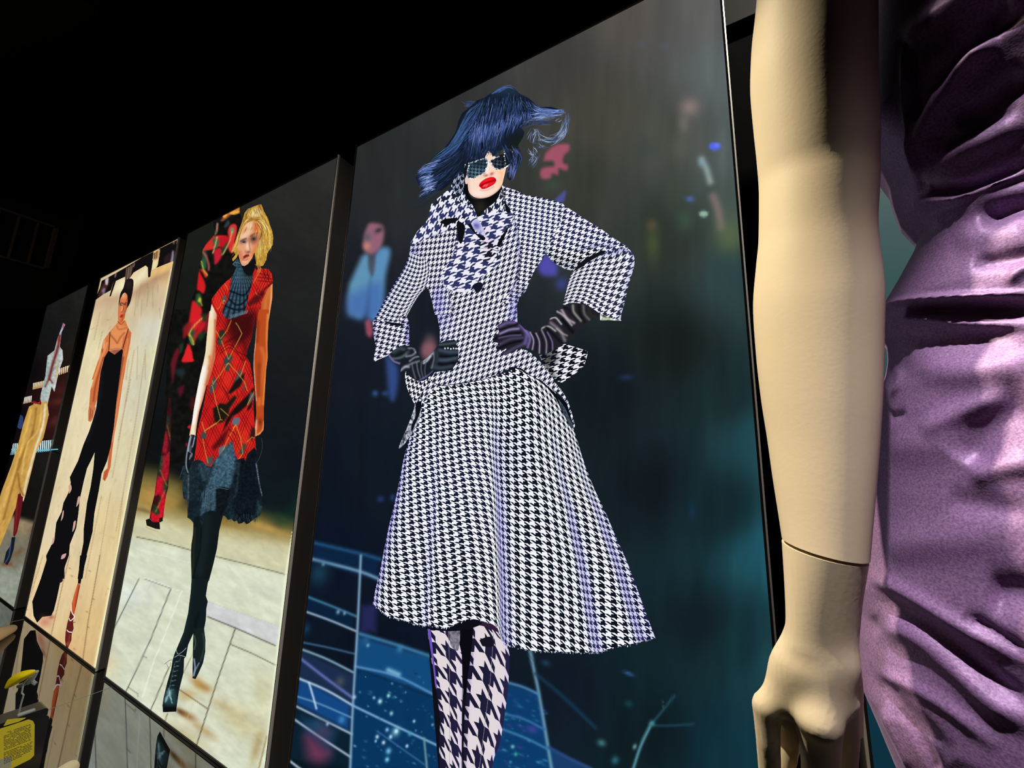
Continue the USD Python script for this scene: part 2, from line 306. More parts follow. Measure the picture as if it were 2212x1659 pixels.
# ---------------------------------------------------------------- print 1: the houndstooth coat
box1, p = lightbox(1, 'largest lightbox in the middle, woman in black-and-white houndstooth coat, dark blue wig and red lips')
k1, k2, k3, k4, k5, k6, k7, k8 = K(790, 620, 4), K(860, 380, 5.53), K(1090, 400, 5.53), K(860, 160, 5.53), K(780, 400, 3.568), K(780, 800, 2.592), K(600, 1150, 3.26), K(1000, 1250, 3.072)
rng = random.Random(5)
bg = [I([(770, 320, 40, 42, 42), (1000, 215, 50, 52, 52), (1200, 110, 66, 65, 63), (1350, 40, 84, 79, 75), (1500, 40, 93, 93, 92), (1560, 150, 92, 100, 102), (1590, 330, 84, 94, 95), (1300, 250, 72, 70, 62), (1450, 300, 72, 74, 68),  # grey veil at upper right: surface glare painted into the backdrop colours
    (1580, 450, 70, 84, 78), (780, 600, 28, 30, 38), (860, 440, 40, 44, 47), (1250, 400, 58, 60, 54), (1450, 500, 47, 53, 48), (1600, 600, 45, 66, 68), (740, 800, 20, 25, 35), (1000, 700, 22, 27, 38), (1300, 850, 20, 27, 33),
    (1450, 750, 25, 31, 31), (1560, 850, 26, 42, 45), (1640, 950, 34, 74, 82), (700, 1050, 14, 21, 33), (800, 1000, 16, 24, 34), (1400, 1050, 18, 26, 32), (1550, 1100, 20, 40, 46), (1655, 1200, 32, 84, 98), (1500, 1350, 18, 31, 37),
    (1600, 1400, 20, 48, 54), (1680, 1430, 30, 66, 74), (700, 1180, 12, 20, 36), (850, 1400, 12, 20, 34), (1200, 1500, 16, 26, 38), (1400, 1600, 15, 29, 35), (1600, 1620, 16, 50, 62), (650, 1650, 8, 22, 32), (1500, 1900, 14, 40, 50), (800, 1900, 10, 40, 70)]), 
    N(26, .12, 3, 90, 6),
    # blurred onlookers
    G(k5('0 560 60 540 70 640 80 700 20 1000 -60 1010 -100 960 -90 760'), (96, 150, 185), .95, 9), G(k5('70 650 130 500 200 480 225 530 190 700 150 1000 60 1005'), (92, 146, 190), .95, 9), G(k5('0 800 150 760 140 1010 -90 1005 -95 850'), (66, 104, 172), .75, 16),
    G(k5('60 500 110 560 90 700 60 640'), (70, 70, 80), .8, 5), G(k5('25 380 60 300 120 295 170 320 175 400 150 480 90 530 30 510 15 450'), (150, 100, 118), .95, 6), B(*k5('135 348')[0], 9, 5, (40, 40, 50), .9, -30), B(*k5('50 400')[0], 7, 8, (70, 85, 95), .7), B(*k5('45 470')[0], 8, 8, (200, 132, 112), .9),
    G(k5('30 1060 70 1040 90 1130 70 1170 40 1140'), (160, 78, 100), .9, 5), B(*k5('520 1265')[0], 17, 24, (140, 92, 102), .95, 15, 2), B(*k5('530 1180')[0], 12, 12, (90, 75, 80), .6), G(k5('190 1330 280 1400 280 1560 250 1660 210 1600'), (58, 88, 160), .75, 9), B(*k5('108 1605')[0], 6, 6, (50, 90, 150), .9), B(*k5('185 1605')[0], 7, 5, (46, 80, 140), .8),
    G(k5('1415 530 1470 570 1510 620 1500 695 1395 690 1365 610'), (80, 76, 176), .95, 9), B(*k5('1545 760')[0], 13, 14, (62, 72, 160), .7), B(*k5('1490 470')[0], 3, 3, (62, 72, 160), .7),
    G(k4('1990 1390 2000 1440 1965 1535 1880 1510 1880 1490'), (80, 82, 156), .9, 3),
    G(k4('1760 950 1880 850 2030 840 2040 910 1980 970 1970 1060 2025 1090 2010 1150 1920 1130 1910 1200 1840 1190 1820 1240 1750 1255 1700 1220 1710 1140 1780 1110 1860 1100 1850 1040 1740 1030'), (168, 84, 106), .92, 5), B(*k4('1850 1330')[0], 20, 14, (60, 84, 70), .5),
    B(1490, 232, 20, 20, (152, 128, 128), .8, -25), B(1478, 268, 14, 24, (122, 114, 108), .7), B(1470, 320, 22, 32, (98, 100, 92), .5), B(1505, 300, 26, 50, (86, 90, 86), .4), L([(1516, 345), (1526, 365), (1534, 392)], 8, (146, 162, 164), .85), B(1514, 352, 6, 8, (120, 160, 180), .6), L([(1541, 425), (1552, 455), (1558, 490)], 10, (132, 112, 112), .8), B(1575, 510, 30, 36, (92, 108, 70), .7), B(1490, 430, 9, 6, (82, 104, 176), .9),
    B(1410, 525, 16, 38, (78, 92, 52), .6), B(1408, 486, 12, 12, (100, 84, 62), .6), B(1480, 475, 18, 26, (64, 92, 76), .6), B(1450, 420, 26, 50, (64, 74, 62), .5), B(1400, 320, 26, 24, (58, 68, 62), .5), B(1385, 95, 10, 8, (80, 92, 110), .4), B(1435, 100, 10, 8, (84, 96, 112), .4),
    B(1520, 462, 10, 7, (146, 184, 164), .95, 0, 3), B(1544, 316, 13, 9, (84, 104, 232), 1, 0, 4), B(1549, 313, 6, 3, (130, 150, 250), .7), B(1352, 815, 14, 6, (36, 56, 100), .7), B(1495, 1105, 7, 22, (24, 50, 84), .6), B(822, 1078, 7, 6, (40, 60, 120), .8), B(848, 1075, 5, 7, (40, 70, 130), .8)]
rail = lambda t, w, c, a=.9: bg.append(L(k7(t), w, c, a))
area = lambda kk, t, c, a=.9, s=8: bg.append(G(kk(t), c, a, s, False))
area(k7, '560 730 1070 880 1110 1160 545 950', (20, 78, 132), .9, 6); area(k7, '545 950 1120 1170 1160 1670 500 1670', (8, 56, 100), .9, 6); area(k7, '150 1020 520 1210 500 1400 120 1200', (20, 74, 140), .9, 10); area(k7, '200 440 540 590 530 690 180 550', (10, 36, 64), .8, 8)
area(k7, '160 820 540 1000 520 1200 140 1010', (28, 48, 80), .85, 10); area(k7, '590 520 700 500 690 700 580 700', (44, 46, 104), .7, 10); area(k7, '240 60 720 170 700 340 235 200', (12, 40, 74), .7, 8); area(k7, '110 1220 510 1430 500 1659 60 1590', (10, 34, 50), .8, 8); area(k7, '170 1300 420 1400 360 1560 200 1420', (30, 70, 110), .6, 14)
area(k8, '300 700 500 765 575 1120 860 1270 60 1270 200 1100', (12, 62, 112), .92, 6); area(k8, '600 1160 860 1262 590 1262', (30, 60, 104), .7, 6)
bg += [N(5, .5, 8, 20, 1.5, (90, 150, 190), .78)] if False else []
rail('240 70 580 150 720 190', 4, (32, 78, 118)); rail('232 185 560 270 705 325', 4, (110, 150, 184)); rail('200 450 380 520 550 590', 3, (62, 116, 148)); rail('190 555 370 620 550 695', 2.6, (150, 178, 200)); rail('580 715 830 790 1070 870', 4.5, (60, 122, 168)); rail('150 770 350 810 540 855', 2.4, (56, 96, 126)); rail('160 820 340 890 530 985', 2.7, (132, 168, 190))
rail('550 945 830 1010 1115 1150', 3, (86, 140, 190)); rail('150 880 330 1020 520 1160', 3.6, (96, 110, 180)); rail('140 1025 340 1110 530 1220', 2.8, (176, 206, 230)); rail('540 1225 790 1345 1145 1510', 2.8, (130, 176, 214)); rail('120 1150 300 1210 520 1305', 2.2, (96, 146, 182)); rail('110 1215 300 1310 520 1420', 2.6, (170, 192, 214)); rail('100 1305 310 1450 510 1580', 2.6, (176, 190, 220)); rail('60 1590 150 1659 300 1760', 2.6, (190, 206, 226))
rail('585 165 560 700 530 1200 510 1670', 3.0, (128, 166, 196)); rail('220 1060 250 1160 272 1240', 2.4, (190, 214, 235)); rail('780 970 850 1000', 6, (120, 180, 210)); rail('1030 1450 1045 1600 1050 1659', 2.6, (110, 150, 160)); rail('700 1400 1040 1640', 2.2, (60, 110, 160), .7)
bg += [G(k7('190 1450 230 1440 330 1520 370 1560 300 1620 210 1580'), (150, 62, 100), .7, 22), B(*k7('320 1400')[0], 18, 16, (90, 60, 90), .6), B(*k7('280 1350')[0], 20, 14, (40, 76, 110), .6)]
for x, y, r, c in [(720, 1190, 5.5, (180, 240, 245)), (678, 1165, 3.2, (140, 200, 220)), (780, 1150, 4.4, (160, 235, 230)), (635, 795, 4, (140, 180, 210)), (800, 1275, 4.6, (150, 210, 220)), (700, 1440, 4.5, (190, 225, 240)), (830, 1405, 11, (120, 200, 230)), (835, 1400, 5, (220, 240, 245)), (795, 1440, 4.6, (190, 230, 245)), (770, 1390, 4.6, (130, 200, 230)), (745, 1480, 4.4, (200, 230, 250)), (780, 1540, 7, (110, 190, 225)), (770, 1600, 5.5, (120, 210, 230)), (910, 1505, 3.8, (200, 225, 250)), (960, 1330, 3.4, (180, 220, 235)), (1090, 1355, 3, (120, 180, 210)), (540, 1160, 4.5, (170, 200, 225)), (425, 560, 5, (110, 160, 190)), (470, 570, 4, (110, 160, 180)), (320, 225, 4.5, (120, 170, 210)), (690, 1470, 3, (160, 210, 240)), (930, 1420, 5, (70, 150, 190)), (350, 1350, 4, (150, 190, 215)), (450, 1320, 9, (70, 150, 210)), (620, 760, 10, (40, 96, 140)), (860, 820, 8, (60, 140, 180)), (290, 290, 26, (26, 70, 92)), (440, 1050, 12, (84, 84, 90)), (200, 680, 12, (24, 64, 92))]:
    bg.append(B(*k7([x, y])[0], r * .8, r, c, .95 if r < 8 else .7, 20))
for _ in range(100):
    x, y = rng.uniform(540, 1150), rng.uniform(960, 1659); x0 = k7([x, y])[0]; r = rng.uniform(.8, 2.6); bg.append(B(*x0, r * rng.uniform(.7, 2.2), r, rng.choice([(60, 140, 180), (110, 190, 220), (30, 100, 160), (160, 215, 240), (2, 26, 56), (4, 36, 70)]), rng.uniform(.15, .6), 25))
for _ in range(90):
    x0 = k8([rng.uniform(240, 560), rng.uniform(760, 1257)])[0]; r = rng.uniform(.8, 3); bg.append(B(*x0, r * rng.uniform(1, 3), r, rng.choice([(40, 110, 150), (70, 170, 200), (10, 40, 80), (60, 60, 140)]), rng.uniform(.3, .8), 20))
for t, w, c, a in [('445 470 470 600 500 740 540 970 590 1270', 4, (104, 150, 176), .9), ('300 690 400 720 500 765', 3.4, (70, 130, 180), .9), ('250 890 400 930 540 1000', 3, (50, 110, 160), .9), ('240 990 420 1060 560 1130', 3, (64, 130, 170), .8), ('570 1120 700 1190 850 1262', 4, (46, 76, 130), .8), ('1130 1262 1180 1110 1250 965', 3.6, (86, 146, 160), .9), ('1250 965 1330 870 1400 780', 3, (34, 84, 100), .7), ('1325 800 1328 860', 1.2, (60, 90, 100), .6), ('1255 975 1380 975 1530 965', 3.2, (28, 70, 86), .7), ('480 630 650 770 880 990', 4, (22, 62, 88), .7)]: bg.append(L(k8(t), w, c, a))
for x, y, r, ry, c in [(1100, 630, 11, 3.6, (52, 96, 164)), (920, 1090, 9, 7, (66, 124, 132)), (1140, 1115, 4, 6, (110, 160, 170)), (1100, 830, 9, 7, (20, 66, 72)), (1010, 1205, 8, 9, (40, 104, 120)), (550, 560, 9, 6, (34, 64, 84)), (330, 1115, 4, 4, (120, 200, 200)), (350, 1165, 4, 4, (60, 180, 160)), (460, 1000, 12, 8, (64, 64, 150)), (1255, 960, 6, 6, (70, 140, 150))]: bg.append(B(*k8([x, y])[0], r, ry, c, .9, 20))
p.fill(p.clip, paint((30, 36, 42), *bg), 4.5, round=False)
# finer grid where the runway lights are
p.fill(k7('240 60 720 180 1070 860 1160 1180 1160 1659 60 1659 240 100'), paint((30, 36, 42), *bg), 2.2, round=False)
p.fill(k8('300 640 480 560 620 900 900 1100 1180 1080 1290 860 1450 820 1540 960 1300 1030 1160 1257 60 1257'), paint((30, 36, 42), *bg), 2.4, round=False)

W_, D_ = (238, 238, 250), (24, 26, 52)
# boots of large houndstooth
navy = lambda P, u, v: np.array((34, 31, 62)) * (0.75 + .35 * u[:, None])
def bootwhite(P, u, v): return np.array((226, 216, 220.)) * (1 - .25 * np.clip(.12 - u, 0, 1) / .12)[:, None] + np.array([-10, -14, 14]) * np.clip(np.abs(u - .5) * 2 - .6, 0, 1)[:, None] * 2
p.fill(k7('1050 640 1440 640 1380 1000 1330 1400 1330 1900 1150 1900'), (15, 15, 24), 6)
p.coons(k7('1055 690 1120 660 1200 650 1300 640'), k7('1150 2180 1230 2190 1300 2180'), k7('1055 690 1075 850 1105 1050 1140 1300 1136 1500 1140 1659 1150 2180'), k7('1300 640 1300 820 1310 950 1302 1200 1295 1400 1300 1659 1300 2180'), 40, 110, bootwhite, navy, lambda u, v: np.stack([1.7 * u + .1 + .12 * np.sin(6 * v), -9.2 * v + .75 * u], 1))
p.coons(k7('1370 650 1440 620 1500 650 1560 700'), k7('1330 2180 1420 2190 1480 2180'), k7('1370 650 1345 950 1325 1150 1312 1400 1310 1659 1330 2180'), k7('1560 700 1612 790 1632 870 1628 1000 1612 1180 1565 1480 1510 1659 1480 2180'), 46, 110, bootwhite, navy, lambda u, v: np.stack([1.9 * u + .3, -8.0 * v + .55 * u], 1))
p.stroke(k7('1296 760 1302 1000 1298 1300 1296 1659'), (1.2, 1.2), (40, 34, 66)); p.stroke(k7('1520 700 1500 1000 1465 1300 1420 1659'), (.8, .8), (150, 140, 160)); p.stroke(k7('1200 680 1210 1000 1210 1659'), (.7, .7), (150, 140, 160))
p.fill(k7('1285 640 1380 625 1370 760 1352 930 1335 1010 1330 1130 1308 1160 1300 1000 1296 860 1280 790'), (10, 10, 16), 5, round=False)
p.fill(k7('1370 640 1460 625 1530 660 1545 700 1480 670 1400 650'), (50, 32, 56), 4); p.fill(k7('1420 760 1500 735 1520 800 1440 800'), (22, 20, 34), 4); p.fill(k7('1205 700 1280 680 1270 830 1215 790'), paint((120, 116, 130), N(4, .6, 4)), 2)
p.fill(k7('1055 690 1075 690 1100 900 1120 1080 1110 1080 1085 880'), (108, 84, 190), 4)
# under the hem
p.fill(k7('960 650 1120 690 1300 690 1440 640 1330 600 1180 640 1000 620'), (14, 14, 24), 5)
# skirt
def skirt_uv(u, v):
    g = np.linspace(0, 1, 600); dens = np.ones_like(g)
    for c, h, s in ((.0, 1.4, .02), (.20, 1.0, .015), (.475, 2.2, .016), (.50, 1.2, .022), (.80, 1.8, .016), (.95, 1.5, .02), (.32, -.08, .06), (.62, -.25, .06), (.88, -.3, .03), (.10, -.1, .05)): dens += h * np.exp(-((g - c) / s) ** 2)
    cum = np.cumsum(dens); cum = np.interp(u, g, cum / cum[-1]); f = .2 + .8 * np.clip(v * 1.5, 0, 1); x = u * (1 - f) + cum * f
    return np.stack([-(x - .5) * (26 + 13 * v), 40.0 * v ** .96 - 9.0 * v * np.clip(u - .47, 0, 1) - 4.0 * v * np.clip(.25 - u, 0, 1) / .25], 1)
def folds(u, v, lines): return sum(h * np.exp(-((u - c) / s) ** 2) for c, h, s in lines) * np.clip(v * 2.2 - .25, 0, 1)
SF = ((.0, .8, .02), (.19, .35, .015), (.485, .75, .016), (.51, .5, .02), (.805, .75, .022), (.955, .8, .02), (1.0, .6, .012))
def skirt_w(P, u, v): return np.array((245, 246, 253.)) + (np.array((150, 146, 222)) - (245, 246, 253)) * np.clip(.6 * folds(u, v, SF) + .14 * np.exp(-((u - .55) / .1) ** 2 - ((v - .3) / .12) ** 2) + .5 * np.clip(.08 - u, 0, 1) / .08 * (1 - v), 0, 1)[:, None]
def skirt_d(P, u, v): return np.array((13, 19, 30.)) + (np.array((58, 52, 140)) - (13, 19, 30)) * np.clip(folds(u, v, SF) * .7 + .2 * np.exp(-((v - .4) / .3) ** 2) * (u < .5), 0, 1)[:, None]
p.coons(k6('300 190 360 120 450 70 600 45 800 15 930 -30 1040 60 1105 150 1135 205'), k6('65 1310 110 1345 160 1380 240 1400 320 1425 420 1435 480 1440 560 1405 620 1392 700 1410 760 1440 800 1530 870 1550 960 1570 1100 1575 1250 1580 1340 1575 1400 1555 1500 1535 1600 1512 1648 1500'),
    k6('300 190 270 380 240 490 200 690 150 900 110 1100 80 1230 65 1310'), k6('1135 205 1190 330 1240 490 1300 650 1370 800 1430 940 1500 1100 1570 1290 1610 1400 1648 1500'), 120, 90, skirt_w, skirt_d, skirt_uv)
hem = k6('65 1310 110 1345 160 1380 240 1400 320 1425 420 1435 480 1440 560 1405 620 1392 700 1410 760 1440 800 1530 870 1550 960 1570 1100 1575 1250 1580 1340 1575 1400 1555 1500 1535 1600 1512 1648 1500'); hp = resample(curve(hem), 190)
for i in range(3, 187):
    if 60 < i < 88 and rng.random() < .5: continue
    q = hp[i] + (rng.uniform(-1, 1), rng.uniform(-1, 1.5)); p.stroke([q, q + (rng.uniform(-1, 1), rng.uniform(1, 4))], (rng.uniform(1, 3), .8), rng.choice([W_, (200, 200, 225), (30, 30, 60), (150, 150, 200)]))
# back peplum and flaps
hw = lambda P: np.tile((240., 240, 250), (len(P), 1)); hd = lambda P: np.tile((20., 20, 34), (len(P), 1))
p.fill(k1('1500 590 1640 505 1700 490 1780 510 1860 535 1915 560 1905 620 1880 690 1820 740 1750 790 1680 825 1600 760 1540 680'), paint((240, 238, 246), G(k1('1480 560 1640 560 1650 640 1600 700 1660 800 1560 740'), (40, 46, 40), .8, 12)), 3, paint((14, 16, 26)), affine(k1('1700 560')[0], (20, 4.5), (-3, 13.5), 0, 2, 1))
p.fill(k1('1180 720 1240 690 1320 680 1420 750 1520 810 1600 880 1680 960 1740 1010 1800 1200 1805 1225 1760 1200 1700 1080 1640 960 1560 860 1480 800 1380 740 1300 700'), (10, 14, 22), 3, round=False)
p.fill(k1('1660 960 1720 1040 1790 1190 1800 1225 1770 1215 1740 1150 1690 1050'), paint((60, 72, 86), N(3, 1, 2, 60)), 1.6, round=False)
p.fill(k1('340 720 420 800 500 810 560 770 520 860 470 940 430 1010 400 970 360 880 340 790'), hw, 3, hd, affine(k1('400 850')[0], (9, 2.4), (2, 13), 0, 1, 3))
p.fill(k1('450 1010 480 1080 450 1180 400 1260 340 1350 295 1395 288 1380 310 1320 350 1230 390 1130 420 1050'), paint((170, 172, 186), N(3, .9, 6, 120), N(4, 1, 9, 0, 1, (22, 24, 34), .52)), 1.4)
p.fill(k1('430 1010 480 990 470 1080 430 1180 400 1250 395 1200 430 1110'), (14, 18, 26), 3)
# jacket: right chest and shoulder, centre, left chest
dshade = lambda *o: paint((28, 28, 58), *o)
jw = paint((243, 243, 252), B(*k5('640 960')[0], 22, 34, (170, 165, 225), .55), B(*k5('1180 1000')[0], 10, 45, (150, 150, 220), .6), B(*k5('590 900')[0], 9, 60, (160, 156, 222), .6), B(*k5('1240 840')[0], 12, 16, (120, 120, 140), .5), L(k5('1180 260 1215 480 1200 700 1150 850'), 3, (150, 150, 190), .6))
jd = dshade(B(*k5('640 1000')[0], 30, 60, (52, 52, 128), .7), B(*k5('1180 1000')[0], 14, 50, (60, 60, 140), .7), B(*k5('700 900')[0], 22, 30, (16, 20, 16), .8), B(*k5('1400 300')[0], 110, 60, (34, 36, 86), .9))
p.fill(k1('530 -30 560 60 590 160 620 260 640 370 640 480 780 470 800 640 740 720 600 735 540 800 500 900 480 1010 520 980 560 900 640 860 760 850 880 830 1000 800 1100 770 1200 730 1260 690 1340 700 1420 760 1520 810 1600 870 1690 940 1740 1010 1800 1220 1808 1200 1790 1120 1750 990 1700 900 1640 830 1590 740 1520 660 1450 590 1400 550 1330 530 1310 290 1308 200 1310 100 1280 -40 900 -60'), jw, 2.6, jd, affine(k1('870 480')[0], (12, -3.6), (-2.4, 12.5), .0009, 1.2, 4), round=False)
p.fill(k2('150 830 240 790 340 730 470 700 620 650 700 640 700 900 640 1000 560 1130 530 1230 560 1320 620 1380 640 1500 640 1659 440 1659 400 1480 370 1370 340 1330 330 1240 200 1100 100 1050 130 960'), paint((240, 240, 250), B(*k2('180 930')[0], 16, 20, (150, 150, 220), .6), B(*k2('480 1500')[0], 14, 40, (160, 156, 225), .6)), 2.6, dshade(B(*k2('500 1550')[0], 24, 30, (56, 56, 130), .8)), affine(k2('590 760')[0], (9.4, -1.2), (-1.6, 12.4), .002, .8, 5), round=False)
p.fill(k2('690 640 860 560 1390 430 1440 560 1480 800 1460 1000 1440 1200 1400 1420 1000 1480 620 1430'), jw, 2.6, jd, affine(k1('870 480')[0], (12, -4.2), (-2.4, 12.5), .0009, 1.2, 4), round=False)
p.fill(k3('-40 -10 0 20 130 60 240 115 450 150 690 212 715 245 700 330 660 440 620 560 560 650 510 760 490 820 340 1050 300 1150 250 1270 170 1345 160 1400 0 1420 -30 1380 100 1250 160 1100 185 900 180 700 150 480 80 330 20 200'), jw, 2.6, jd, affine(k3('245 205')[0], (12.1, 2.7), (-1.0, 9.6), .0016, 1.0, 6), round=False)
for t in ('150 480 180 700 190 900 160 1100 60 1300', '715 245 690 390 650 470 600 600 520 720 490 800'): p.stroke(k3(t), (.8, .8), (70, 70, 110))
for t in ('700 640 690 820 640 1000', '60 1330 170 1350 260 1260'): p.stroke(k3(t) if t[0] == '6' else k2(t), (1, 1), (50, 50, 90))
p.stroke(k2('600 1400 640 1560 700 1659'), (1.4, .6), (80, 80, 120)); p.stroke(k1('720 60 735 240'), (1, .6), (70, 80, 90)); p.stroke(k1('560 800 640 850 760 840 900 820 1060 785 1200 730'), (1.6, 1.2), (30, 32, 50))
# upper and lower right sleeve
p.fill(k3('715 245 820 310 980 420 1150 520 1300 630 1440 720 1510 790 1540 850 1400 830 1250 800 1180 790 1080 830 960 900 880 970 830 1025 720 1000 620 945 540 880 500 820 520 720 600 600 650 470 700 330'), paint((244, 244, 252), G(k3('500 800 700 870 900 900 1180 800 860 1030 620 960'), (170, 172, 180), .6, 12), L(k3('900 770 1100 720 1300 730'), 5, (160, 162, 200), .5)), 2.6, paint((34, 34, 78), G(k3('500 720 700 780 1000 760 1180 800 860 1010 620 950 520 860'), (14, 18, 22), .9, 16)), affine(k3('825 475')[0], (12.8, 3.7), (-2.6, 12), .003, 1.0, 7), round=False)
p.coons(k3('825 1030 900 950 1000 880 1150 800 1280 780 1400 740 1500 790'), k3('695 1440 800 1405 930 1420 1060 1480 1150 1540 1250 1580 1320 1600 1385 1610'), k3('825 1030 790 1080 760 1180 730 1300 695 1440'), k3('1500 790 1545 850 1552 930 1530 1030 1480 1200 1440 1380 1400 1520 1385 1610'), 50, 50, lambda P, u, v: np.array((244, 244, 252.)) - np.array((90, 84, 40)) * (np.clip(.12 - v, 0, 1) / .12 + .5 * np.clip(u - .9, 0, 1) / .1)[:, None], lambda P, u, v: np.array((22, 24, 50.)) + 20 * u[:, None], lambda u, v: np.stack([9.6 * u + 1.2 * v, 11.2 * v - 2.2 * u * v - 1.2 * np.sin(3 * u) * (1 - v)], 1))
p.fill(k3('825 1030 900 930 1000 860 1100 810 1190 780 1205 800 1120 850 1000 920 920 980'), (18, 22, 28), 2.4); p.stroke(k3('900 770 1050 740 1200 720 1320 735'), (1.2, .5), (90, 92, 130))
p.fill(k3('1140 1540 1250 1580 1385 1610 1370 1620 1250 1612 1140 1610'), paint((214, 220, 214), N(4, .8, 3), B(*k3('1230 1580')[0], 6, 5, (150, 170, 80), .7), B(*k3('1190 1560')[0], 5, 4, (20, 24, 24), .9)), 1.6)
# left sleeve
p.coons(k2('130 950 200 930 280 960 360 1010'), k1('62 300 140 310 200 320 270 330 330 300 350 260'), np.vstack([k2('130 950 80 1080 10 1200 -60 1310'), k1('160 120 110 210 62 300')]), np.vstack([k2('360 1010 370 1150 330 1330'), k1('470 60 410 150 370 220 350 260')]), 40, 50, lambda P, u, v: np.array((240, 240, 251.)) - np.array((80, 80, 24)) * (np.clip(.1 - u, 0, 1) / .1 + .5 * np.clip(u - .9, 0, 1) / .1)[:, None], lambda P, u, v: np.array((26, 30, 62.)) + 0 * P[:, :1], lambda u, v: np.stack([7.5 * u, 17 * v + 3.0 * (u - .45) ** 2 * 2 + .3 * u], 1))
p.fill(k1('60 300 150 295 230 325 290 320 300 270 340 250 365 280 375 330 375 420 378 500 330 500 250 540 190 590 120 620 78 642 70 600 85 520 65 400'), paint((240, 240, 251), B(*k1('370 420')[0], 7, 40, (150, 148, 222), .8), B(*k1('70 400')[0], 5, 40, (150, 150, 210), .7)), 2.4, dshade(), affine(k1('150 385')[0], (11.4, 2.6), (-2.4, 10.5), 0, 1.2, 8))
p.fill(k1('150 290 220 305 300 315 340 330 280 335 210 322'), (16, 20, 30), 2); p.stroke(k1('300 250 290 290 330 300'), (2, 1), (24, 26, 40)); p.stroke(k1('378 500 300 520 200 585 120 620 80 640'), (1.2, 1.4), (225, 225, 240))
# gloves
gl = paint((34, 32, 40), *[L(k1(t), w, c, a) for t, w, c, a in [
    ('1160 340 1220 310 1290 305', 4, (110, 92, 150), .9), ('1150 370 1230 350 1310 320', 2, (14, 14, 22), .9), ('1160 405 1240 370 1320 360', 3, (160, 140, 196), .85), ('1110 450 1200 415 1330 400', 3, (12, 12, 20), .95), ('1150 440 1250 420 1340 415', 2, (96, 84, 124), .9), ('1150 500 1250 450 1350 440', 3.5, (70, 62, 92), .9), ('1130 540 1240 490 1360 460', 2.5, (12, 12, 20), .95), ('1200 580 1280 530 1370 490', 3.5, (78, 72, 104), .9),
    ('1340 330 1390 400 1380 480', 5, (106, 90, 158), .85), ('1380 370 1420 440 1400 520', 3, (126, 110, 176), .8), ('1420 390 1450 460 1440 540', 1.6, (190, 180, 220), .8), ('1445 395 1475 460 1470 560', 1.4, (20, 20, 30), .9), ('1470 395 1500 470 1500 570', 1.6, (200, 190, 225), .75), ('1500 385 1530 470 1530 570', 1.4, (18, 18, 26), .9), ('1520 370 1560 470 1560 570', 1.8, (170, 160, 190), .75), ('1550 380 1590 480 1590 560', 1.6, (20, 18, 26), .9), ('1570 390 1610 470 1615 540', 1.6, (140, 120, 170), .8),
    ('1520 355 1580 340 1640 380', 2, (200, 206, 205), .8), ('1590 275 1640 265 1690 320', 2, (214, 220, 215), .8), ('1600 310 1680 380 1720 460', 4, (150, 140, 150), .7), ('1560 350 1640 430 1690 480', 3, (16, 16, 20), .9), ('1650 210 1700 240 1780 330', 2.4, (190, 190, 190), .8), ('1690 190 1740 270 1800 310', 3, (220, 196, 214), .7), ('1700 280 1760 360 1790 390', 4, (14, 14, 18), .9), ('1710 175 1760 200 1830 290', 3, (20, 20, 26), .9), ('1790 160 1800 220 1860 290', 3, (160, 160, 150), .8), ('1840 160 1850 230 1890 300', 3, (18, 18, 20), .9), ('1880 160 1890 230 1930 280', 3, (110, 112, 104), .8), ('1930 190 1940 240 1990 260', 4, (40, 42, 40), .9), ('1650 360 1700 400 1740 420', 2, (190, 190, 180), .6)]])
p.fill(k1('1140 330 1200 295 1270 288 1320 310 1380 368 1430 385 1450 398 1500 388 1520 350 1580 290 1600 265 1640 255 1650 200 1700 190 1705 165 1780 140 1900 150 1980 200 2020 230 2000 262 1950 285 1930 300 1850 370 1810 382 1770 440 1720 490 1650 530 1560 582 1500 580 1430 545 1370 525 1310 540 1250 570 1200 592 1180 570 1225 530 1170 545 1122 532 1130 505 1175 492 1110 475 1092 450 1140 412 1150 385'), gl, 1.5, round=False)
gl2 = paint((24, 28, 36), *[L(k1(t), w, c, a) for t, w, c, a in [
    ('640 500 720 490 780 480', 3, (70, 80, 92), .9), ('640 520 720 530 780 530', 2, (8, 10, 14), .95), ('640 545 720 560 795 560', 5, (66, 78, 96), .85), ('640 600 720 600 800 590', 2.4, (8, 10, 16), .95), ('640 630 700 630 780 615', 4.5, (70, 84, 104), .85), ('610 660 680 670 760 655', 2.4, (8, 10, 14), .95), ('580 690 650 700 740 685', 4.5, (58, 70, 84), .85), ('625 490 650 470 730 458', 2, (52, 58, 66), .8),
    ('590 540 620 600 600 690', 4, (48, 56, 68), .8), ('585 560 590 620 570 700', 2, (120, 130, 144), .7), ('500 640 540 610 575 575', 3, (190, 196, 205), .75), ('500 660 530 640 560 600', 2, (230, 230, 235), .7), ('200 590 240 640 290 660', 2.4, (140, 128, 200), .8), ('240 560 300 530 360 560', 5, (64, 80, 86), .8), ('230 620 300 610 350 580', 3, (100, 120, 124), .7), ('260 600 330 560 380 530', 2, (16, 20, 26), .9), ('370 530 410 530 430 560', 2.4, (140, 150, 160), .7), ('350 600 400 590 440 560', 2.4, (170, 180, 186), .6), ('380 640 420 610 460 600', 2, (160, 170, 180), .7), ('340 690 400 660 460 640', 2.5, (150, 160, 176), .6), ('300 720 340 690 370 690', 3, (190, 195, 210), .7), ('440 650 450 720 470 780', 1.6, (120, 130, 140), .7), ('400 660 410 720 430 790', 1.8, (110, 120, 134), .7), ('480 650 480 720 500 790', 1.4, (100, 110, 120), .7), ('520 650 510 720 520 780', 1.4, (96, 104, 116), .7), ('470 800 530 770 580 730', 2, (110, 100, 170), .8)]])
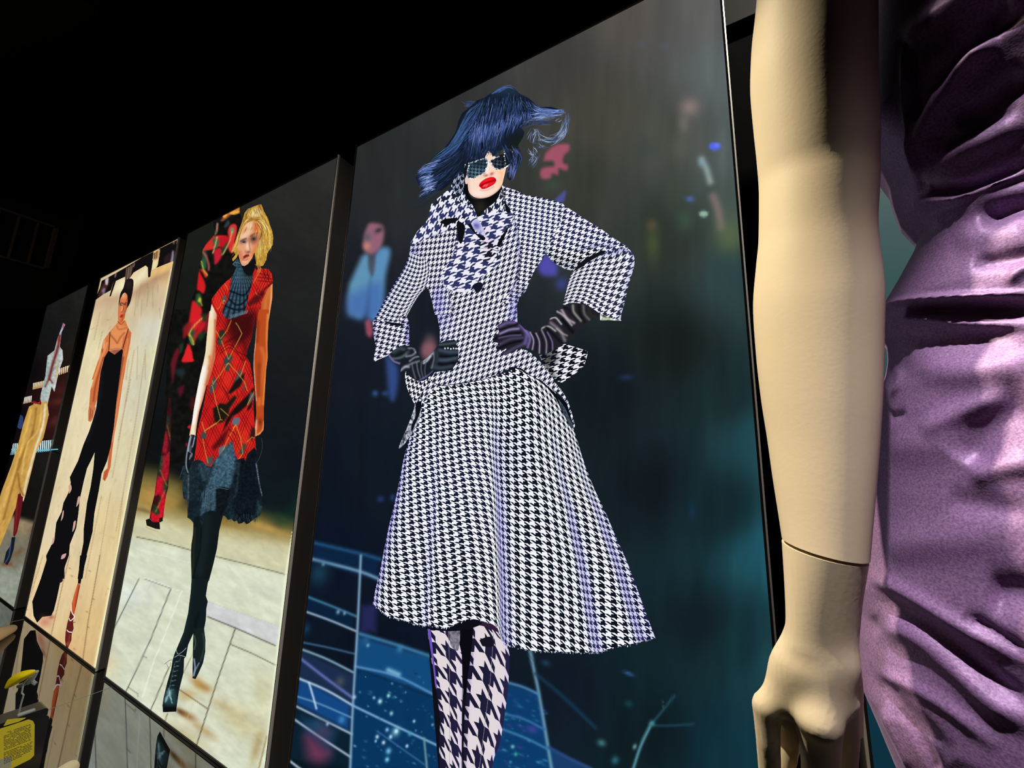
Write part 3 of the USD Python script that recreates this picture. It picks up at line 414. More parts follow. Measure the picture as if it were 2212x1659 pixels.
p.fill(k1('190 590 250 540 330 500 370 515 430 530 442 580 470 610 492 640 540 600 580 560 620 510 640 485 690 462 770 455 785 475 780 530 800 540 802 590 790 640 760 690 700 720 650 722 590 720 545 765 490 812 430 800 380 775 350 730 330 740 300 730 310 690 250 665 215 630'), gl2, 1.5, round=False)
for x, y in [(685, 530), (710, 528), (735, 534), (758, 530), (780, 532)]: p.fill(k1([x - 6, y - 6, x + 6, y - 5, x + 6, y + 6, x - 5, y + 7]), (215, 220, 230), 1)
# scarf
sw = lambda o, eu, ev, seed: affine(o, eu, ev, 0, 5, seed, 16)
scol = paint((238, 236, 248), G(k2('1000 640 1120 640 1180 730 1150 900 1060 980 1010 880 1040 740'), (226, 206, 226), .6, 10), L(k2('795 620 800 900 800 1080'), 2, (190, 190, 215), .7), L(k2('400 560 560 520 700 440'), 3, (190, 195, 205), .6), L(k2('330 760 480 690 640 640'), 3, (180, 180, 200), .5))
sdk = paint((46, 52, 100), G(k2('380 330 560 200 700 40 830 280 760 340 600 300 480 380'), (26, 32, 48), .9, 10), G(k2('470 560 760 450 800 600 720 780 690 620 560 640'), (14, 16, 18), .9, 8), G(k2('960 820 1120 800 1200 1000 1010 1000'), (20, 22, 30), .9, 8), B(*k2('700 470')[0], 12, 7, (60, 60, 130), .8))
p.fill(k2('700 30 650 90 620 140 560 200 470 270 430 330 400 332 380 400 360 510 310 580 230 660 150 800 148 842 240 805 330 745 470 705 600 652 690 620 760 600 830 610 930 500 940 440 900 370 830 280 800 200 740 120'), scol, 2, sdk, sw(k2('560 350')[0], (20, -8), (8.5, 15), 11), round=False)
p.fill(k2('1220 140 1190 230 1120 330 1050 390 1000 385 960 470 900 510 840 590 720 600 700 700 690 800 660 960 600 1050 540 1120 528 1210 545 1300 600 1345 660 1368 760 1382 840 1370 890 1310 960 1240 1060 1160 1150 1090 1230 1010 1190 930 1200 850 1260 740 1290 650 1350 560 1390 470 1340 440 1300 330 1260 240'), scol, 2, sdk, sw(k2('860 1080')[0], (24, 5), (-5, 19), 12), round=False)
p.fill(k2('1215 140 1180 240 1110 340 1045 395 1000 385 965 440 1030 470 1130 420 1210 440 1270 420 1280 320 1250 230'), (236, 238, 246), 1.6, (30, 36, 58), affine(k2('1150 350')[0], (15, -8), (6, 13), 0, 5, 22, 14), round=False)
p.fill(k2('740 100 790 160 830 260 900 360 925 430 880 400 820 350 760 320 700 240 680 160'), (230, 234, 246), 1.6, (22, 28, 46), affine(k2('800 250')[0], (14, -5), (5, 12), 0, 5, 23, 14))
for t in ('700 560 745 550 800 610 770 780 735 800 705 690', '835 590 865 570 900 620 940 690 1040 735 1010 772 940 710 890 660', '500 560 560 515 700 505 650 560 560 580', '1270 300 1340 420 1310 440 1280 400', '1180 840 1210 760 1290 640 1340 560 1290 690 1210 850'): p.fill(k2(t), (15, 16, 22), 2.2)
p.fill(k2('870 570 940 510 1000 590 1040 690 1050 725 960 680 900 630'), paint((206, 204, 232), B(*k2('940 600')[0], 8, 8, (84, 84, 170), .8), N(6, .8, 4, 0, 1, (70, 70, 150), .55)), 1.6)
for t in ('790 640 800 900 790 1090', '700 800 690 960 640 1060', '540 1230 660 1330 800 1340', '1200 930 1100 1060 960 1150', '940 880 1060 860 1190 900', '850 740 930 780 1050 790'): p.stroke(k2(t), (.6, 1.4), (40, 44, 80))
p.fill(k2('890 1310 960 1270 1010 1290 1000 1350 950 1400 910 1360'), (22, 24, 40), 2); p.stroke(k2('530 1220 560 1320 660 1370 760 1385 860 1372'), (1, 1.6), (230, 232, 245))
# neck, face
p.fill(k4('790 1180 830 1330 850 1440 900 1490 1000 1490 1150 1430 1220 1340 1250 1280 1225 1400 1180 1500 1120 1560 1050 1610 970 1700 930 1660 890 1570 820 1480 780 1380 770 1250'), paint((12, 12, 15), B(*k4('980 1590')[0], 14, 16, (38, 38, 34), .9)), 2.4)
face = paint((250, 219, 199), L(k4('835 1260 845 1380 880 1450 930 1480'), 4, (236, 190, 176), .8), L(k4('930 1480 1000 1488 1100 1465 1190 1405 1240 1330'), 2.2, (170, 120, 108), .8), G(k4('1150 1130 1285 1110 1260 1260 1220 1350 1170 1330 1190 1220'), (255, 205, 166), .7, 6), L(k4('1200 1140 1240 1200 1230 1280'), 3, (255, 190, 140), .5), B(*k4('960 1420')[0], 16, 8, (255, 232, 218), .9), L(k4('1090 1060 1070 1120 1060 1180'), 3, (255, 240, 232), .8), B(*k4('1120 1195')[0], 5, 3, (200, 120, 110), .7, -30), B(*k4('1052 1212')[0], 4, 2.4, (176, 70, 66), .9, -20), B(*k4('1118 1190')[0], 3.6, 2.4, (190, 80, 76), .8, -30),
     L(k4('1040 1180 1020 1200 1030 1220'), 1.4, (190, 110, 100), .8), B(*k4('990 1220')[0], 8, 6, (240, 198, 182), .6), L(k4('985 1385 1060 1385 1140 1345'), 2, (226, 176, 160), .8))
p.fill(k4('800 1240 805 1310 828 1305 840 1390 870 1442 930 1478 1000 1486 1090 1466 1180 1408 1235 1338 1265 1230 1290 1110 1270 1040 1150 980 1080 920 1040 980 930 1030 830 1180'), face, 1.8)
p.fill(k4('968 1340 980 1300 1030 1258 1070 1240 1110 1229 1150 1235 1172 1268 1150 1312 1100 1342 1050 1366 1000 1372'), paint((228, 14, 30), L(k4('985 1335 1060 1295 1100 1285 1165 1265'), 1.3, (120, 0, 14), .9), B(*k4('1050 1330')[0], 7, 2.5, (255, 90, 90), .8, -25), B(*k4('1060 1265')[0], 10, 3, (250, 40, 44), .8, -22), B(*k4('1120 1310')[0], 6, 3, (245, 40, 48), .8, -25), L(k4('980 1345 1050 1362 1140 1318'), 1.2, (170, 0, 20), .7), L(k4('1015 1350 1040 1320'), .8, (255, 150, 140), .7), L(k4('1050 1352 1065 1322'), .8, (255, 150, 140), .6)), 1.0)
p.fill(k4('805 1240 830 1150 850 1060 800 1060 770 1160 780 1230'), (20, 22, 32), 2)
lens = affine(k4('900 1100')[0], (7.5, .8), (-.6, 7.5))
p.fill(k4('828 1248 825 1150 850 1065 930 1032 1040 1000 1068 1040 1060 1110 1030 1172 960 1218 900 1246'), paint((70, 98, 116), B(*k4('960 1060')[0], 16, 10, (26, 38, 50), .7), B(*k4('940 1170')[0], 12, 8, (120, 150, 166), .7)), 1.8, (22, 34, 48), lens)
p.fill(k4('1105 1040 1150 1005 1240 960 1370 920 1378 1000 1335 1085 1270 1122 1205 1142 1150 1130'), paint((28, 36, 44), B(*k4('1190 1070')[0], 10, 8, (90, 110, 130), .8)), 1.8, (14, 18, 26), lens)
for t, n, sp in (('828 1240 826 1160 850 1070 930 1034 1040 1002 1064 1030 1062 1110 1030 1172 960 1216 890 1246 832 1250', 46, 2.6), ('1095 1040 1120 1080 1150 1128 1205 1142 1270 1122 1320 1090', 18, 2.6), ('1110 1030 1150 1005 1200 980', 7, 2.2), ('1370 930 1378 1000 1340 1080 1280 1115', 10, 2.2), ('790 1020 795 1080 785 1130', 6, 2.4), ('1270 900 1275 1000 1280 1090', 8, 2.2)):
    for q in resample(k4(t), n):
        r = rng.uniform(.8, 1.9); a = rng.random() * 3; q = q + (rng.gauss(0, .7), rng.gauss(0, .7)); p.fill(np.array([q + r * np.array((math.cos(a + i * 1.26), math.sin(a + i * 1.26))) for i in range(5)]), rng.choice([(240, 244, 250), (200, 210, 225), (150, 165, 190), (250, 250, 255)]), 1.5, round=False)
p.fill(k4('805 1240 830 1240 826 1305 810 1308'), (225, 205, 205), 1.5)
p.fill(k4('640 1300 720 1160 770 1150 790 1280 770 1400 720 1420 660 1400'), (150, 160, 186), 1.5, (17, 21, 33), affine(k4('700 1280')[0], (11, -6), (5, 10), 0, 4, 21, 12))
# hair
dk = paint((19, 27, 43), G(k4('1000 520 1200 480 1560 480 1500 600 1300 640 1100 760 900 700 940 580'), (52, 66, 128), .8, 26), G(k4('820 640 1050 600 1200 700 1150 900 900 960 760 900'), (40, 54, 92), .8, 24), G(k4('210 1220 260 1130 420 1090 450 1290 300 1400'), (36, 50, 90), .7, 12), B(*k4('1000 540')[0], 12, 16, (14, 20, 30), .9), B(*k4('1300 200')[0], 40, 16, (34, 52, 74), .8), B(*k4('1430 860')[0], 20, 30, (24, 32, 26), .9), B(*k4('620 1120')[0], 30, 24, (22, 32, 42), .9))
p.fill(k4('1030 282 1100 235 1180 185 1300 148 1380 162 1450 232 1560 288 1680 392 1830 392 1960 432 1900 470 1700 482 1640 512 1540 592 1470 640 1510 690 1490 760 1440 840 1420 940 1470 980 1430 1100 1385 1240 1330 1270 1295 1230 1320 1100 1380 1000 1385 900 1260 890 1200 930 1130 990 1100 910 1060 930 1035 1000 930 1032 850 1050 800 1060 780 1180 720 1180 640 1300 520 1390 420 1400 320 1440 300 1395 250 1340 208 1235 250 1135 330 1080 440 1035 425 985 520 920 600 822 690 690 720 562 765 465 855 395 940 315'), dk, 2.2, round=False)
PAL = [(24, 36, 56), (38, 56, 92), (54, 74, 126), (72, 94, 158), (92, 114, 176), (28, 42, 72), (16, 22, 34), (14, 20, 30)]
DKP = [(14, 20, 32), (20, 28, 44), (24, 36, 56), (36, 52, 80)]
LTP = [(110, 134, 190), (140, 160, 215), (170, 186, 230), (90, 120, 180), (70, 100, 150)]
G1 = [k4(t) for t in ('1000 300 880 500 800 700 760 960', '1060 280 960 520 900 740 850 1010', '1100 270 1020 550 980 800 960 1030', '1230 260 1180 500 1130 750 1080 950', '1340 230 1320 450 1270 640 1220 830', '1430 260 1450 450 1430 580 1380 710', '1550 310 1600 400 1620 500 1560 620')]
p.hair(G1, 420, DKP + PAL[:3], 1, (2.2, .6), (.25, .6), 2); p.hair(G1, 380, PAL + DKP, 2, (1.5, .4), (.15, .45), 2.5); p.hair([resample(curve(g), 20)[8:16] for g in G1], 260, PAL[2:5] + DKP[:1] + LTP[:1] + PAL[2:4], 3, (1.3, .35), (.3, .8), 2.5)
p.hair([resample(curve(g), 20)[0:8] for g in G1], 140, DKP + [(40, 62, 90), (60, 90, 120)], 31, (1.3, .35), (.3, .8), 2.5)
G2 = [k4(t) for t in ('1000 310 850 430 740 620 620 830 430 985', '980 400 830 650 720 800 560 950 400 1040', '900 640 760 800 620 960 420 1060 280 1130', '840 800 640 1000 430 1120 300 1150 215 1215', '780 920 600 1080 440 1200 330 1240 240 1290', '760 1000 640 1160 480 1290 360 1330 300 1390', '760 1060 660 1240 480 1370 320 1440 220 1490')]
p.hair(G2, 330, PAL[:3] + DKP + DKP, 4, (1.6, .4), (.15, .5), 2.5); p.hair(G2[:3], 110, PAL[1:4] + [(60, 120, 150)], 5, (1.2, .4), (.2, .5), 2)
p.hair([resample(curve(g), 20)[13:] for g in G2[2:]], 130, PAL[2:5] + LTP, 6, (1.5, .4), (.3, .9), 2.2); p.hair([k4('560 1330 400 1420 260 1540 160 1620'), k4('470 1370 330 1480 230 1560')], 22, [(24, 36, 50), (36, 52, 72)], 61, (1, .3), (.3, .8), 4)
p.hair([k4('1560 320 1700 410 1850 430 2020 420'), k4('1600 420 1720 460 1880 465 2000 440'), k4('1560 560 1700 500 1820 500 1990 470')], 150, PAL[1:5] + LTP, 7, (1.3, .3), (.2, .6), 2.2)
p.hair([k4('1450 600 1600 530 1750 560 1900 550'), k4('1480 640 1600 590 1750 580 1850 575')], 40, PAL[:4] + [(110, 130, 150)], 8, (.9, .3), (.2, .6), 2.5)
for t, c, sd in (('1590 830 1620 720 1660 680 1700 760 1690 830', 26, 9), ('1690 760 1780 800 1880 790 1960 720 2000 640 2018 470', 70, 10), ('1600 860 1700 875 1850 880', 9, 11), ('1560 890 1600 960 1640 1000 1610 1060 1580 1115', 20, 12), ('1870 590 1960 520 2020 480', 8, 13), ('1630 880 1655 930 1620 1020 1580 1110', 14, 14)):
    q = k4(t); p.hair([q - 5, q + 4], int(c * 1.3), [(130, 150, 190), (96, 112, 144), (170, 186, 206), (60, 72, 84), (70, 90, 140)], sd, (1.1, .25), (.12, .45), 2.8)
p.hair([k4('1230 830 1290 980 1330 1100 1300 1230'), k4('1330 840 1400 1000 1400 1130 1360 1270'), k4('1400 860 1470 970 1440 1080 1400 1160')], 110, DKP + PAL[:4] + [(90, 100, 150)], 15, (1.4, .4), (.2, .5), 2); p.hair([k4('1330 1080 1320 1160 1310 1230'), k4('1400 1080 1380 1170 1365 1270')], 26, [(80, 90, 150), (110, 120, 170)], 16, (1.4, .4), (.3, .9), 1.5)
p.hair([k4('800 900 790 1000 780 1140'), k4('900 940 880 1010 850 1060'), k4('1000 900 985 960 980 1030'), k4('1120 860 1100 920 1085 960'), k4('1230 850 1200 930 1180 1000')], 110, DKP + PAL[:3], 17, (1.4, .3), (.3, .8), 2); p.hair([k4('780 300 860 320 960 310'), k4('770 400 840 390 930 350')], 26, PAL[:4], 18, (1, .3), (.2, .7), 2); p.hair([k4('1100 240 1200 185 1330 150 1420 200'), k4('1120 250 1210 200 1330 165 1420 220')], 30, LTP[3:] + PAL[2:4], 19, (1, .3), (.2, .5), 1.5)
p.build(box1)

# ---------------------------------------------------------------- print 0, mostly behind the figure: a dim teal backdrop with blurred lights
box0, p = lightbox(0, 'nearest lightbox at the right edge, mostly hidden behind the purple dress, dim teal print', True)
A0, B0 = PX[0]
def w2p(x, z): return np.array([x, z]) * 1000
o = [I([(*w2p(A0 + .1, TOP - .5), 92, 108, 104), (*w2p(A0 + .2, TOP - .7), 72, 92, 92), (*w2p(A0 + .15, 1.45), 54, 82, 82), (*w2p(A0 + .15, 1.3), 40, 70, 74), (*w2p(A0 + .1, 1.1), 20, 54, 66), (*w2p(A0 + .1, .8), 12, 46, 62), (*w2p(A0 + .4, 1.3), 30, 56, 62), (*w2p(B0 - .1, 1.2), 20, 30, 40), (*w2p(A0 + .2, .4), 8, 30, 44)], 3)]
p.fill(p.clip, paint((40, 70, 76), *o), 30, round=False)
p.build(box0)
# ---------------------------------------------------------------- print 2: the red tartan dress
box2, p = lightbox(2, 'lightbox left of the middle one, woman in torn red tartan dress')
m1, m2, m3_, m4, m5 = K(420, 420, 5.53), K(380, 680, 5.183), K(300, 900, 4.147), K(150, 1250, 4.056), K(250, 380, 3.19)
LO = lambda kk, t, w, c, a=.9, **k: L(kk(t), w, c, a, **k)
GO = lambda kk, t, c, a=.95, s=3, r=True: G(kk(t), c, a, s, r)
sky2 = [I([(420, 520, 27, 29, 25), (380, 620, 24, 26, 24), (360, 800, 20, 23, 23), (340, 950, 14, 18, 18), (620, 400, 40, 40, 38), (720, 350, 46, 46, 44), (700, 500, 38, 38, 37), (640, 600, 32, 32, 32), (690, 650, 32, 34, 34), (660, 800, 24, 27, 29), (600, 900, 20, 24, 28), (640, 1000, 17, 22, 30), (620, 1080, 15, 22, 28), (640, 1100, 20, 44, 34)])]
floor2 = paint((20, 22, 22), *sky2, GO(m3_, '-100 430 0 468 200 510 380 600 380 800 1000 900 1100 890 1240 940 1400 990 1500 1020 1500 3400 -500 3400', (112, 100, 52), 1, 26, False),
    GO(m3_, '-100 560 0 610 380 720 380 860 700 900 1380 1060 1500 1100 1500 3400 -500 3400', (160, 132, 66), .9, 46, False), GO(m3_, '-100 800 0 860 240 890 470 960 740 1010 1360 1120 1500 1160 1500 3400 -500 3400', (206, 204, 168), 1, 30, False),
    GO(m3_, '-100 1080 0 1090 470 1200 700 1260 1340 1420 1500 1460 1500 3400 -500 3400', (214, 220, 198), .9, 12, False),
    B(*m3_('150 720')[0], 40, 20, (190, 150, 80), .7, 10), B(*m3_('1150 1000')[0], 60, 9, (186, 150, 80), .8, 20), B(*m3_('40 840')[0], 30, 5, (110, 86, 46), .7, 15), B(*m3_('800 960')[0], 40, 8, (140, 112, 56), .6, 15), B(*m3_('1270 930')[0], 20, 14, (30, 62, 40), .6, 20), GO(m4, '1450 440 1840 590 1840 420 1200 200 1200 330', (206, 208, 212), .8, 5, False),
    B(*m4('600 500')[0], 60, 60, (206, 210, 188), .6), B(*m4('500 150')[0], 50, 30, (218, 226, 218), .8), B(*m4('1700 1000')[0], 30, 50, (205, 200, 156), .6), B(*m4('1500 1250')[0], 60, 30, (196, 184, 136), .7, 40), B(*m4('1000 1400')[0], 50, 24, (186, 168, 120), .7, 30), B(*m4('350 750')[0], 20, 30, (214, 196, 156), .6),
    B(*m4('1130 920')[0], 20, 11, (176, 130, 60), .85, 40), B(*m4('1200 960')[0], 14, 8, (150, 104, 44), .6, 30), B(*m4('1030 1020')[0], 20, 12, (190, 156, 90), .7, 0), B(*m4('980 1170')[0], 16, 6, (70, 44, 22), .9, 30), B(*m4('1040 1200')[0], 22, 8, (150, 100, 50), .7, 30), B(*m4('1180 1330')[0], 34, 9, (164, 132, 74), .6, 35), B(*m4('1640 1480')[0], 10, 40, (170, 140, 80), .6, 15), B(*m4('1350 1120')[0], 30, 8, (180, 160, 110), .6, 30),
    N(14, .07, 3, 30, 2), N(5, .05, 4, 30, 2),
    *[LO(m4, t, w, c, a, smooth=False) for t, w, c, a in [('612 0 560 100 388 440', 1.1, (92, 96, 88), .9), ('890 85 700 560 495 990', 1.2, (80, 84, 84), .9), ('660 0 890 85', 1.4, (120, 124, 120), .9), ('655 -8 885 76', 1.3, (244, 246, 240), .8), ('985 110 840 480 740 720 640 1040', 1.2, (240, 242, 226), .9), ('870 780 705 1170', 1.2, (88, 76, 52), .9), ('1085 640 1000 830', 1, (140, 130, 90), .8), ('1452 440 1300 880 1105 1485', 1.3, (78, 72, 52), .95), ('1215 335 1450 430 1800 585', 1.4, (72, 66, 58), .9),
        ('1410 575 1600 655 1810 760', 1.2, (96, 92, 62), .9), ('960 970 1210 1140', 1.3, (110, 84, 50), .9), ('860 1180 830 1270', 1.2, (110, 90, 50), .8), ('1100 1070 1030 1220', .9, (200, 190, 150), .7), ('520 955 600 1010 600 1035', 1, (120, 110, 84), .8), ('720 40 695 90', .8, (170, 176, 160), .8), ('650 680 678 694', 1, (110, 110, 90), .8), ('1730 1380 1660 1659', 1.6, (150, 116, 60), .85), ('1210 200 1500 300 1840 420', .9, (190, 196, 184), .7)]],
    *[LO(m3_, t, w, c, a, smooth=False) for t, w, c, a in [('-20 1078 230 1130 470 1197', 1.2, (100, 96, 78), .9), ('690 1253 1000 1330 1320 1415', 1.3, (110, 106, 84), .9), ('-20 1185 460 1310', 1, (232, 234, 226), .6), ('290 1540 370 1560', 1, (232, 236, 226), .7)]],
    L([(631, 1150), (618, 1240), (577, 1640)], (.4, 5.5), (240, 246, 214), .9, smooth=False), L([(286, 1090), (230, 1440)], 2.5, (232, 236, 214), .5, smooth=False))
p.fill(p.clip, floor2, 2.6, round=False)
# the figure behind, out of focus
bk = paint((17, 18, 16), N(9, .5, 3), *[GO(m1, t, c, a, s) for t, c, a, s in [
    ('230 500 160 570 110 620 90 680 130 670 200 660 270 630 330 620 400 640 440 560 380 500 300 490', (208, 48, 40), 1, 2), ('400 460 420 380 470 352 505 380 500 470 480 560 490 640 450 700 410 660 420 560', (214, 52, 52), 1, 2), ('290 520 400 500 420 600 360 640 300 620', (186, 20, 36), .9, 3), ('230 680 310 640 330 720 290 800 240 830', (204, 30, 50), .95, 3), ('215 540 260 520 295 560 270 640 230 620', (40, 92, 60), .9, 2.5), ('330 650 400 560 390 640 340 720 315 710', (28, 72, 40), .9, 3), ('430 410 465 400 470 450 440 480', (90, 160, 110), .95, 2.5),
    ('100 690 140 680 150 800 120 880 90 850', (60, 110, 80), .6, 4), ('60 900 120 900 160 960 130 990 90 920', (216, 60, 40), .95, 2), ('50 920 80 960 130 1080 110 1180 60 1150 30 1120', (216, 30, 36), .95, 2.5), ('90 780 120 770 140 870 110 900 80 860', (40, 90, 60), .9, 3), ('20 1200 70 1190 90 1290 60 1340 10 1300', (44, 96, 50), .8, 3), ('60 1230 80 1250 70 1290 40 1270', (190, 210, 60), .9, 2),
    ('-30 1290 40 1320 90 1380 60 1500 0 1659 -90 1659', (214, 34, 38), .95, 3), ('100 1500 200 1400 190 1560 120 1659', (150, 24, 34), .8, 4), ('60 1440 150 1440 120 1540 60 1530', (30, 60, 34), .8, 4), ('220 300 260 280 330 320 420 260 440 220 350 260 290 350 240 350', (150, 86, 66), .9, 2.5), ('335 255 350 235 400 225 440 200 520 170 540 215 470 240 410 235 370 275 345 275', (240, 168, 62), 1, 1.6), ('440 180 530 150 545 180 500 200', (200, 130, 60), .9, 2), ('355 380 400 310 420 350 370 400', (52, 78, 86), .8, 3)]],
    *[LO(m1, t, w, c, a) for t, w, c, a in [('275 350 265 440 250 470', 2, (210, 140, 120), .9), ('160 480 200 420 215 400', 1.4, (60, 66, 50), .9), ('215 500 245 470 260 440', 1.5, (40, 90, 70), .9), ('270 510 250 600 220 700', 1.6, (220, 190, 120), .8), ('450 440 420 560 360 680 330 720', 1.4, (230, 180, 110), .8), ('100 690 140 740 170 840 170 900', 2.4, (190, 90, 90), .8), ('85 800 110 900 150 960', 1.5, (200, 190, 70), .8), ('0 900 20 960 0 990', 2.4, (110, 150, 170), .8), ('60 1240 90 1330', 1.5, (220, 160, 60), .7)]],
    *[GO(m2, t, c, a, s) for t, c, a, s in [('180 -20 260 -10 300 60 240 160 190 110', (216, 30, 40), .9, 3), ('80 150 150 80 180 110 130 220 80 260', (140, 30, 30), .9, 4), ('150 200 190 160 220 220 190 330 150 320', (36, 76, 56), .9, 4), ('200 230 280 100 330 90 300 180 230 260 190 340', (206, 30, 40), .9, 4), ('240 220 330 190 290 280 250 270', (30, 64, 36), .8, 4), ('130 330 170 380 190 480 195 520 70 528 90 450', (222, 36, 40), 1, 1.5), ('40 350 80 320 70 400 40 430', (40, 66, 48), .8, 4), ('-10 640 60 600 100 640 60 700', (36, 56, 60), .7, 6), ('20 830 90 790 80 870 40 910', (110, 24, 44), .7, 5), ('170 930 220 960 200 1060 160 1040', (100, 22, 26), .7, 6), ('-60 560 10 380 40 420 0 560 -40 760', (120, 26, 40), .8, 4), ('130 1260 170 1230 170 1290', (214, 28, 40), 1, 1.5), ('110 1440 130 1450 120 1490', (214, 28, 40), .9, 1.5)]],
    LO(m2, '290 40 200 130 150 230 190 330', 1.4, (200, 200, 90), .8), LO(m2, '150 220 180 260 200 330', 1.6, (190, 210, 70), .8))
p.fill(m1('540 145 545 230 590 420 600 700 500 1000 250 1659 -240 1659 -120 1500 -60 1300 -10 1200 30 1050 50 900 80 760 100 660 160 560 240 480 240 420 220 330 300 270 440 190'), bk, 2.4, round=False)
p.fill(m2('-110 720 -100 400 -70 200 -50 60 -60 -60 350 -60 350 300 300 600 200 1000 140 1400 60 1659 -200 1659 -120 1000'), bk, 2.6, round=False)
p.fill(m3_('268 -170 288 -170 290 0 285 200 275 430 262 640 245 700 225 830 220 900 200 945 130 950 95 910 110 820 140 700 160 540 190 400 215 250 235 120'), paint((56, 18, 22), *[GO(m3_, t, c, a, 3) for t, c, a in [('235 140 260 200 250 330 210 320 200 380', (150, 26, 44), .9), ('200 380 240 340 280 330 270 470 245 600 200 560', (170, 24, 40), .9), ('165 540 210 560 240 640 230 760 180 700 140 700', (196, 22, 44), .95), ('105 860 170 800 235 700 225 860 200 940 110 930', (206, 20, 40), .95), ('170 560 215 420 200 340 180 460', (24, 66, 44), .9), ('120 860 140 780 190 860 150 880', (26, 56, 30), .9), ('245 690 255 570 220 600 220 660', (24, 70, 40), .8), ('245 0 270 0 270 90 250 110', (24, 60, 44), .8)]],
    LO(m3_, '255 80 270 150 285 210', 1.4, (130, 90, 50), .8), LO(m3_, '190 480 230 570 250 620', 1.2, (150, 120, 60), .7), LO(m3_, '270 320 230 390 200 440', 1.2, (120, 60, 50), .7), LO(m3_, '150 850 200 740 235 660', 1.4, (140, 140, 60), .6), N(4, .4, 2)), 2.2, round=False)
p.fill(m3_('62 925 95 912 130 950 180 945 182 910 210 900 215 935 185 945 190 1010 150 1005 110 990 70 975'), (24, 22, 18), 2, round=False); p.stroke(m3_('60 985 110 1010 170 1030'), (2, 1), (196, 164, 116))
# legs and boots
p.fill(m3_('470 760 700 720 760 860 720 1020 700 1180 665 1330 628 1470 472 1470 466 1250 470 1150 485 1050 488 960'), paint((17, 24, 26), LO(m3_, '610 900 590 1100 540 1400', 9, (24, 36, 40), .8), LO(m3_, '500 1000 490 1200 480 1420', 3, (40, 44, 32), .7), LO(m3_, '560 1000 545 1200 495 1400 480 1650', 1.4, (10, 14, 14), .8)), 2.6, round=False)
p.fill(m4('1070 0 1225 0 1212 40 1195 150 1212 200 1200 260 1195 360 1180 440 1192 540 1190 640 1170 740 1130 830 1105 880 1078 872 1080 700 1085 480 1040 580 1022 680 1005 700 1000 820 960 980 940 1120 935 1165 820 1170 815 1110 825 1040 860 900 890 800 905 710 920 660 950 590 1000 470 1040 300 1062 120'), paint((18, 28, 30), LO(m4, '1075 0 1050 200 1020 400 970 560', 5, (26, 42, 44), .8), LO(m4, '1200 0 1180 120', 4, (16, 28, 28), .7), LO(m4, '1130 300 1100 420', 4, (12, 20, 20), .8), GO(m4, '1095 490 1180 430 1192 560 1180 680 1120 840 1085 860', (22, 32, 32), .95, 2), LO(m4, '1092 705 1100 780 1086 850', 1.6, (150, 164, 196), .95), LO(m4, '1136 738 1105 800 1090 850', 1.2, (140, 156, 190), .9), LO(m4, '1095 500 1105 560 1095 620', 1, (100, 130, 90), .7), LO(m4, '1170 480 1180 600 1150 720', 2, (50, 70, 56), .7),
    GO(m4, '920 670 1010 690 1000 800 960 960 935 1140 830 1120 860 920 895 780', (20, 30, 32), .95, 3), GO(m4, '850 980 900 960 930 1000 930 1100 840 1100 830 1050', (36, 72, 76), .8, 6), B(*m4('875 1000')[0], 5, 6, (150, 190, 196), .9), B(*m4('850 1050')[0], 4, 7, (130, 170, 180), .8, 20), LO(m4, '840 1080 870 1020 900 1090', 1, (180, 210, 215), .8), LO(m4, '870 960 880 1010 895 1060', 1, (170, 200, 205), .8), GO(m4, '820 1130 930 1125 935 1165 822 1170', (14, 14, 16), .95, 2),
    *[LO(m4, f'{925 - i * 9} {730 + i * 42} {965 - i * 9} {722 + i * 42}', .7, (130, 150, 150), .8, smooth=False) for i in range(7)], *[LO(m4, f'{925 - i * 9} {732 + i * 42} {915 - i * 9} {768 + i * 42}', .6, (90, 110, 110), .8, smooth=False) for i in range(7)]), 1.6, round=False)
for t, w in (('920 690 960 670 1015 685', 1.1), ('1025 605 990 640 950 660 935 620', 1), ('940 640 975 690 960 720', .8), ('912 708 870 720 830 752', .9), ('850 742 865 775 885 765 885 735', .8)): p.stroke(m4(t), (w, w), (170, 180, 184) if w > .9 else (90, 84, 66))
# lace skirt
lace = paint((22, 34, 42), GO(m3_, '400 440 440 460 440 740 400 720 385 600', (38, 54, 60), .8, 5), GO(m3_, '455 480 520 430 540 700 500 740 440 740', (26, 38, 46), .9, 5), LO(m3_, '445 500 440 740', 1.6, (74, 90, 98), .9), GO(m3_, '530 420 640 420 620 560 570 580 540 520', (40, 60, 72), .9, 4), GO(m3_, '690 360 800 230 840 205 860 300 870 440 830 580 800 650 740 645 680 640 600 690 600 640 640 540', (60, 90, 108), .95, 5), GO(m3_, '600 690 690 640 690 830 600 850 550 890 560 800', (54, 80, 96), .9, 3), GO(m3_, '690 650 810 650 790 800 740 880 690 860', (16, 20, 26), .95, 3), GO(m3_, '900 380 1050 280 1060 500 1100 700 1040 900 960 950 880 920 850 700 860 560', (14, 20, 28), .9, 9), LO(m3_, '1050 420 1075 580 1105 710', 1, (120, 134, 150), .9), LO(m3_, '890 420 885 600 860 720', 3, (34, 50, 56), .8), GO(m3_, '1060 740 1110 830 1070 900 1050 860', (36, 58, 62), .8, 4), LO(m3_, '440 760 430 900', 1.4, (56, 70, 76), .8), N(2.6, .45, 3), N(4, .35, 7))
p.fill(m3_('485 380 520 340 640 380 720 340 800 230 838 205 870 370 900 380 960 400 1050 270 1062 420 1085 600 1108 700 1100 740 1110 830 1080 890 1040 910 985 955 960 965 945 940 920 955 890 960 880 930 850 940 830 915 800 925 770 890 745 885 720 870 690 850 640 840 590 870 580 930 568 975 550 955 545 890 500 900 490 955 470 930 455 915 435 905 435 750 400 735 390 650 395 560 360 570 375 530 405 440 450 470'), lace, 1.7, round=False)
